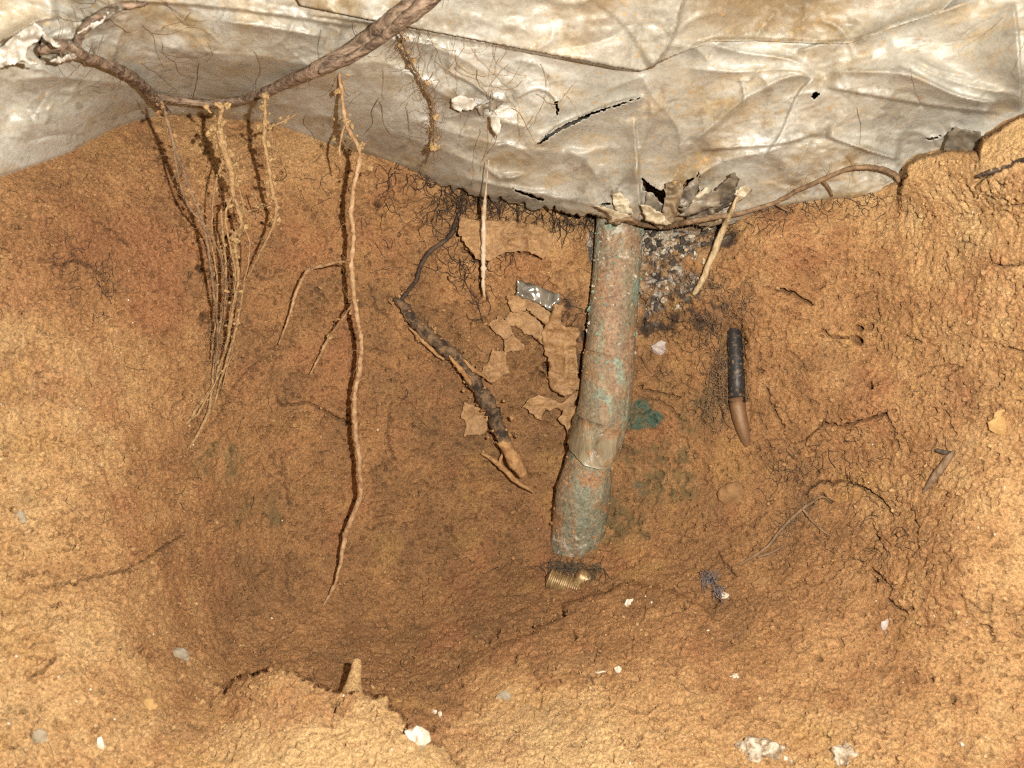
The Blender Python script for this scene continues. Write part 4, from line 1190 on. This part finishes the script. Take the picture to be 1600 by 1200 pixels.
# ------------------------------------------------------------------ stones
def stone(name, label, px, py, r, mat, squash=(1, .8, 1), sink=.3, rough=.3, seed=1, group=None, fine=1):
    d = float(dsoil(px, py)); R = pxr(r, d)
    mb = MB(); mb.lump(at(px, py, d - R * (1 - sink) * squash[1] * .6 + R * .32), R, squash, rough * 1.7, fine, seed=seed)
    return tag(mb.build(name, M[mat], None, smooth=fine > 2), label, 'stone', group)
W = 'small white stones scattered over the soil'
stone('stone', 'bright white angular stone standing on the foreground soil', 651, 1158, 17, 'white_stone', (.8, .7, 1.1), .2, .45, 3)
stone('stone', 'small white stone right of the lower pit, beside a tan patch', 966, 1048, 6, 'white_stone', (1, .8, 1.1), .2, .4, 5, W)
stone('stone', 'flat white chip just left of another small white stone', 938, 1051, 6.5, 'white_stone', (1.3, .7, .5), .2, .4, 7, W)
stone('stone', 'round white stone alone on the lower right soil', 1148, 1057, 6.5, 'white_stone', (1, .8, 1), .2, .35, 9, W)
stone('stone', 'white stone below the grey fibre tuft', 1133, 931, 6.5, 'white_stone', (1, .8, 1), .2, .45, 11, W)
stone('stone', 'white flake on the mound right of the brass fitting', 984, 944, 6.5, 'white_stone', (1, .6, 1.2), .2, .5, 13, W)
stone('stone', 'tiny white pair of chips, upper left one, above the bright white stone', 679, 1112, 4, 'white_stone', (1, .7, .8), .2, .4, 15, W)
stone('stone', 'tiny white pair of chips, lower right one, above the bright white stone', 688, 1117, 4, 'white_stone', (.7, .7, 1.2), .2, .4, 16, W)
stone('stone', 'bluish grey three-cornered stone in the lower middle', 789, 1092, 12, 'grey_stone', (1.0, .6, .9), .35, .45, 17)
stone('stone', 'pale greenish grey stone on the lower left soil', 275, 1025, 14, 'grey_stone', (1.2, .6, .8), .5, .3, 19)
stone('stone', 'small upright pale stone near the lower left corner', 158, 1165, 9, 'white_stone', (.7, .7, 1.2), .3, .3, 21)
stone('stone', 'blurred grey stone close to the bottom left corner', 62, 1150, 12, 'grey_stone', (.8, .7, 1.1), .4, .3, 23)
stone('stone', 'pale grey pebble high on the left edge of the soil', 32, 808, 11, 'grey_stone', (.9, .7, 1.1), .5, .3, 25)
stone('stone', 'large crumbly whitish mortar lump at the bottom edge, left of its twin', 1200, 1180, 25, 'lime_stone', (1.25, .6, .75), .85, .5, 27, None, 3)
stone('stone', 'crumbly whitish mortar lump at the bottom edge, right of the larger one', 1321, 1184, 18, 'lime_stone', (1, .6, 1), .8, .5, 29, None, 3)
stone('stone', 'small lilac grey stone on the lower right slope', 1384, 978, 9, 'lilac_stone', (.8, .6, 1.1), .4, .3, 31)
stone('stone', 'pale chip lying on the dark soil right of the pipe', 1033, 541, 10, 'lilac_stone', (1.2, .5, .7), .2, .5, 33)
stone('stone', 'yellow ochre stone set in the right-hand soil above the wood sliver', 1566, 660, 17, 'ochre_stone', (1.1, .5, 1), .6, .35, 35)
stone('stone', 'small yellow chip on the far lower left soil', 228, 1102, 13, 'ochre_stone', (1.3, .5, .7), .4, .4, 37)
stone('stone', 'rounded brown stone bulging from the soil below the thin black pipe', 1149, 771, 24, 'brown_stone', (1.05, .6, .85), .7, .09, 39, None, 3)
stone('stone', 'flat tan stone lying right of the grey fibre tuft', 1188, 914, 16, 'brown_stone', (1.1, .5, .55), .4, .3, 41)

C, R, _ = depth_curve([(540,1140,.550,40),(546,1112,.566,30),(550,1088,.578,18),(553,1066,.588,11.5),(556,1046,.595,8.5),(558,1032,.600,6.5)], 2.5, .25)
mb = MB(); mb.tube(C, R * (1 + .02 * rng.normal(size=len(R))), 26, .045, a=np.full(len(C), .92))
tag(mb.build('soil_spike', M['soil'], None, attr='tone'), 'small upright pale soil spike standing on the foreground lip', 'soil clod')

# ------------------------------------------------------------------ uncountable small stuff
def stuff(name, mb, mat, label, cat, smooth=True):
    return tag(mb.build(name, M[mat], None, smooth, origin=(0, 0, 0)), label, cat, None, 'stuff')
mb = MB()
for k in range(9):
    x0 = 640 + k * 36; y0 = np.interp(x0, [c[0] for c in CONTACT], [c[1] for c in CONTACT])
    surf_hairs(mb, [(x0, y0 + 6, 22, 8)], 16, 12, 5, .55, math.pi / 2, .9, .003, .5, dsoil, .006)
surf_hairs(mb, [(805,350,16,30),(720,400,20,30),(700,330,30,16),(760,310,40,8),(740,440,14,30)], 150, 10, 5, .62, math.pi / 2, .8, .002, .5, dsoil, .004)
stuff('fine_root_mat', mb, 'root_dark', 'dark mat of fine roots hanging under the sheet edge left of the pipe', 'fine roots')
mb = MB()
surf_hairs(mb, [(700,60,40,40),(770,70,16,70),(760,160,24,40),(660,110,30,40),(680,30,40,30),(830,140,30,40)], 70, 14, 7, .42, math.pi / 2, .5, .002, .28, ds_sheet, .006)
stuff('fine_roots_on_sheet', mb, 'root_tan', 'fuzzy brown veil of fine roots over the middle of the sheet', 'fine roots')
mb = MB()
surf_hairs(mb, [(240,60,90,40),(130,60,40,40),(290,100,20,40),(400,90,80,50),(200,20,50,20),(580,150,50,40)], 34, 14, 7, .45, math.pi / 2, .8, .002, .28, ds_sheet, .004)
surf_hairs(mb, [(900,40,200,30),(1200,60,200,50),(1500,90,80,60)], 4, 14, 8, .42, math.pi / 2 + .4, .4, .001, .12, ds_sheet, .002)
stuff('stray_rootlets', mb, 'root_mid', 'stray thin brown rootlets clinging here and there to the sheet', 'fine roots')
mb = MB()
surf_hairs(mb, [(1128,500,24,22),(1118,560,10,40),(1130,590,10,34),(1150,470,26,20),(1090,440,24,16),(1110,620,8,24)], 260, 7, 4.5, .7, None, 1, .001, .8, dsoil, .006)
stuff('crumbly_root_mat', mb, 'root_mid', 'brown crumbly mat of rootlets around the thin black pipe', 'fine roots')
mb = MB()
surf_hairs(mb, [(1250,318,70,10),(1330,310,50,10),(1180,340,40,12),(1080,520,40,40),(1040,470,30,30),(880,500,20,40),(1120,600,20,40)], 190, 8, 5, .62, None, 1, .0005, .6, dsoil, .003)
surf_hairs(mb, [(80,380,40,20),(140,420,24,18),(165,445,12,18),(110,400,24,10),(500,270,60,20),(640,340,40,40),(590,330,30,20)], 80, 8, 5, .5, None, 1, .0005, .6, dsoil, .003)
surf_hairs(mb, [(1340,690,60,40),(1300,740,40,20),(1370,830,20,40),(1350,860,40,20),(1230,740,30,20)], 100, 9, 5, .55, None, 1, .001, .6, dsoil, .003)
for k in range(520):  # dark strands, roots that also stand in for shaded hairline cracks
    surf_hairs(mb, [(rng.uniform(-10, 1610), rng.uniform(240, 1200), 0, 0)], 1, 8, rng.uniform(3, 6), .5, None, 1, -.0003, .6, dsoil, .0014)
stuff('root_hairs_and_cracks', mb, 'root_dark', 'hair-thin black roots and dark crack lines over the whole soil face', 'fine roots')
for nm, mt, cnt, lab in (('mortar_rubble', 'lime_stone', 150, 'crumbly pale mortar rubble packed right of the pipe top'), ('dark_rubble', 'char', 90, 'dark crumbly rubble packed right of the pipe top')):
    mb = MB()
    for k in range(cnt):
        x = rng.normal() * 34 + 1042; y = abs(rng.normal()) * 46 + 346
        if x < 1004 and y < 560: x = 1004 + rng.random() * 30
        d = float(dsoil(x, y)); rr = .0006 + .0036 * rng.random() ** 3
        mb.lump(at(x, y, d - rr * .2), rr, tuple(rng.uniform(.6, 1.2, 3)), .8, 1)
    stuff(nm, mb, mt, lab, 'rubble', False)
mb = MB()
surf_hairs(mb, [(870,882,14,3),(895,888,20,4),(915,893,12,4)], 120, 5, 4.5, .9, .15, .5, .002, .5, dsoil, .004)
stuff('dark_fibre_strip', mb, 'fibre_dark', 'dark fibrous strip between the pipe foot and the brass fitting', 'fibres')
mb = MB()
surf_hairs(mb, [(1100,898,5,5),(1110,908,5,5),(1120,920,4,5)], 60, 5, 4.5, .9, .9, .6, .003, .5, dsoil, .005)
stuff('grey_fibre_tuft', mb, 'fibre_grey', 'little bluish grey tuft of fibres on the soil right of the pit', 'fibres')

# crumbs and grit lying on the ground
inside = np.argwhere((GX > -15) & (GX < 1615) & (GY > 230) & (GY < 1205) & (S_sheet < -6))
dens = fbm(PSOIL[inside[:, 0], inside[:, 1]], 14, 2, 91) + rng.normal(size=len(inside)) * .45
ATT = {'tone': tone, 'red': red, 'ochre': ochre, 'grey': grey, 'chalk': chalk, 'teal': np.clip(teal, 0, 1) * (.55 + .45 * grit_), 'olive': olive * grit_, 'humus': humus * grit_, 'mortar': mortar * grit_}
OCT = (np.array([(1, 0, 0), (-1, 0, 0), (0, 1, 0), (0, -1, 0), (0, 0, 1), (0, 0, -1)], float),
       np.array([(0, 2, 4), (2, 1, 4), (1, 3, 4), (3, 0, 4), (2, 0, 5), (1, 2, 5), (3, 1, 5), (0, 3, 5)]))
def scatter(name, count, rlo, rhi, mat, label, cat, bias=True, shape=None, rough=.4, power=3.2, as_ground=False):
    pick = inside[np.argsort(-dens)[:len(inside) // 2]] if bias else inside
    ch = pick[rng.integers(0, len(pick), count)]
    c = PSOIL[ch[:, 0], ch[:, 1]]; nn = NSOIL[ch[:, 0], ch[:, 1]]
    r = rlo + (rhi - rlo) * rng.random(count) ** power
    V0, F0 = shape or ICO[0]
    nv = len(V0)
    qs, _ = np.linalg.qr(rng.normal(size=(count, 3, 3)))
    sq = rng.uniform(.5, 1.15, (count, 1, 3))
    V = V0[None] * (1 + rough * rng.normal(size=(count, nv, 1)) * .6) * sq
    V = np.einsum('kij,kjl->kil', V, qs) * r[:, None, None] + (c + nn * r[:, None] * .25)[:, None]
    Fs = (F0[None] + (np.arange(count) * nv)[:, None, None]).reshape(-1, 3)
    at_ = None
    if as_ground:
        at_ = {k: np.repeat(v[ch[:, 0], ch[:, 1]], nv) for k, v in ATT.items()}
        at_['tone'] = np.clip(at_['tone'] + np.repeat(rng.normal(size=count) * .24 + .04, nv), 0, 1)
    return tag(obj(name, V.reshape(-1, 3), Fs, M[mat], None, False, at_, (0, 0, 0)), label, cat, None, 'stuff')
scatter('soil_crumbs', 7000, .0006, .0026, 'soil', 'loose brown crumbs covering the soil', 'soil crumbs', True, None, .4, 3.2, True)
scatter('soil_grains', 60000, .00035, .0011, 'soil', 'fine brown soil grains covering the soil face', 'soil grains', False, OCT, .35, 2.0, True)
scatter('yellow_soil_crumbs', 260, .0004, .0014, 'crumb_yellow', 'scattered yellowish crumbs over the soil', 'soil crumbs', False)
scatter('white_grit', 170, .0004, .0013, 'white_stone', 'sparse tiny white grit specks over the soil', 'grit', False)

for o in bpy.data.objects:
    if '_org' in o: del o['_org']
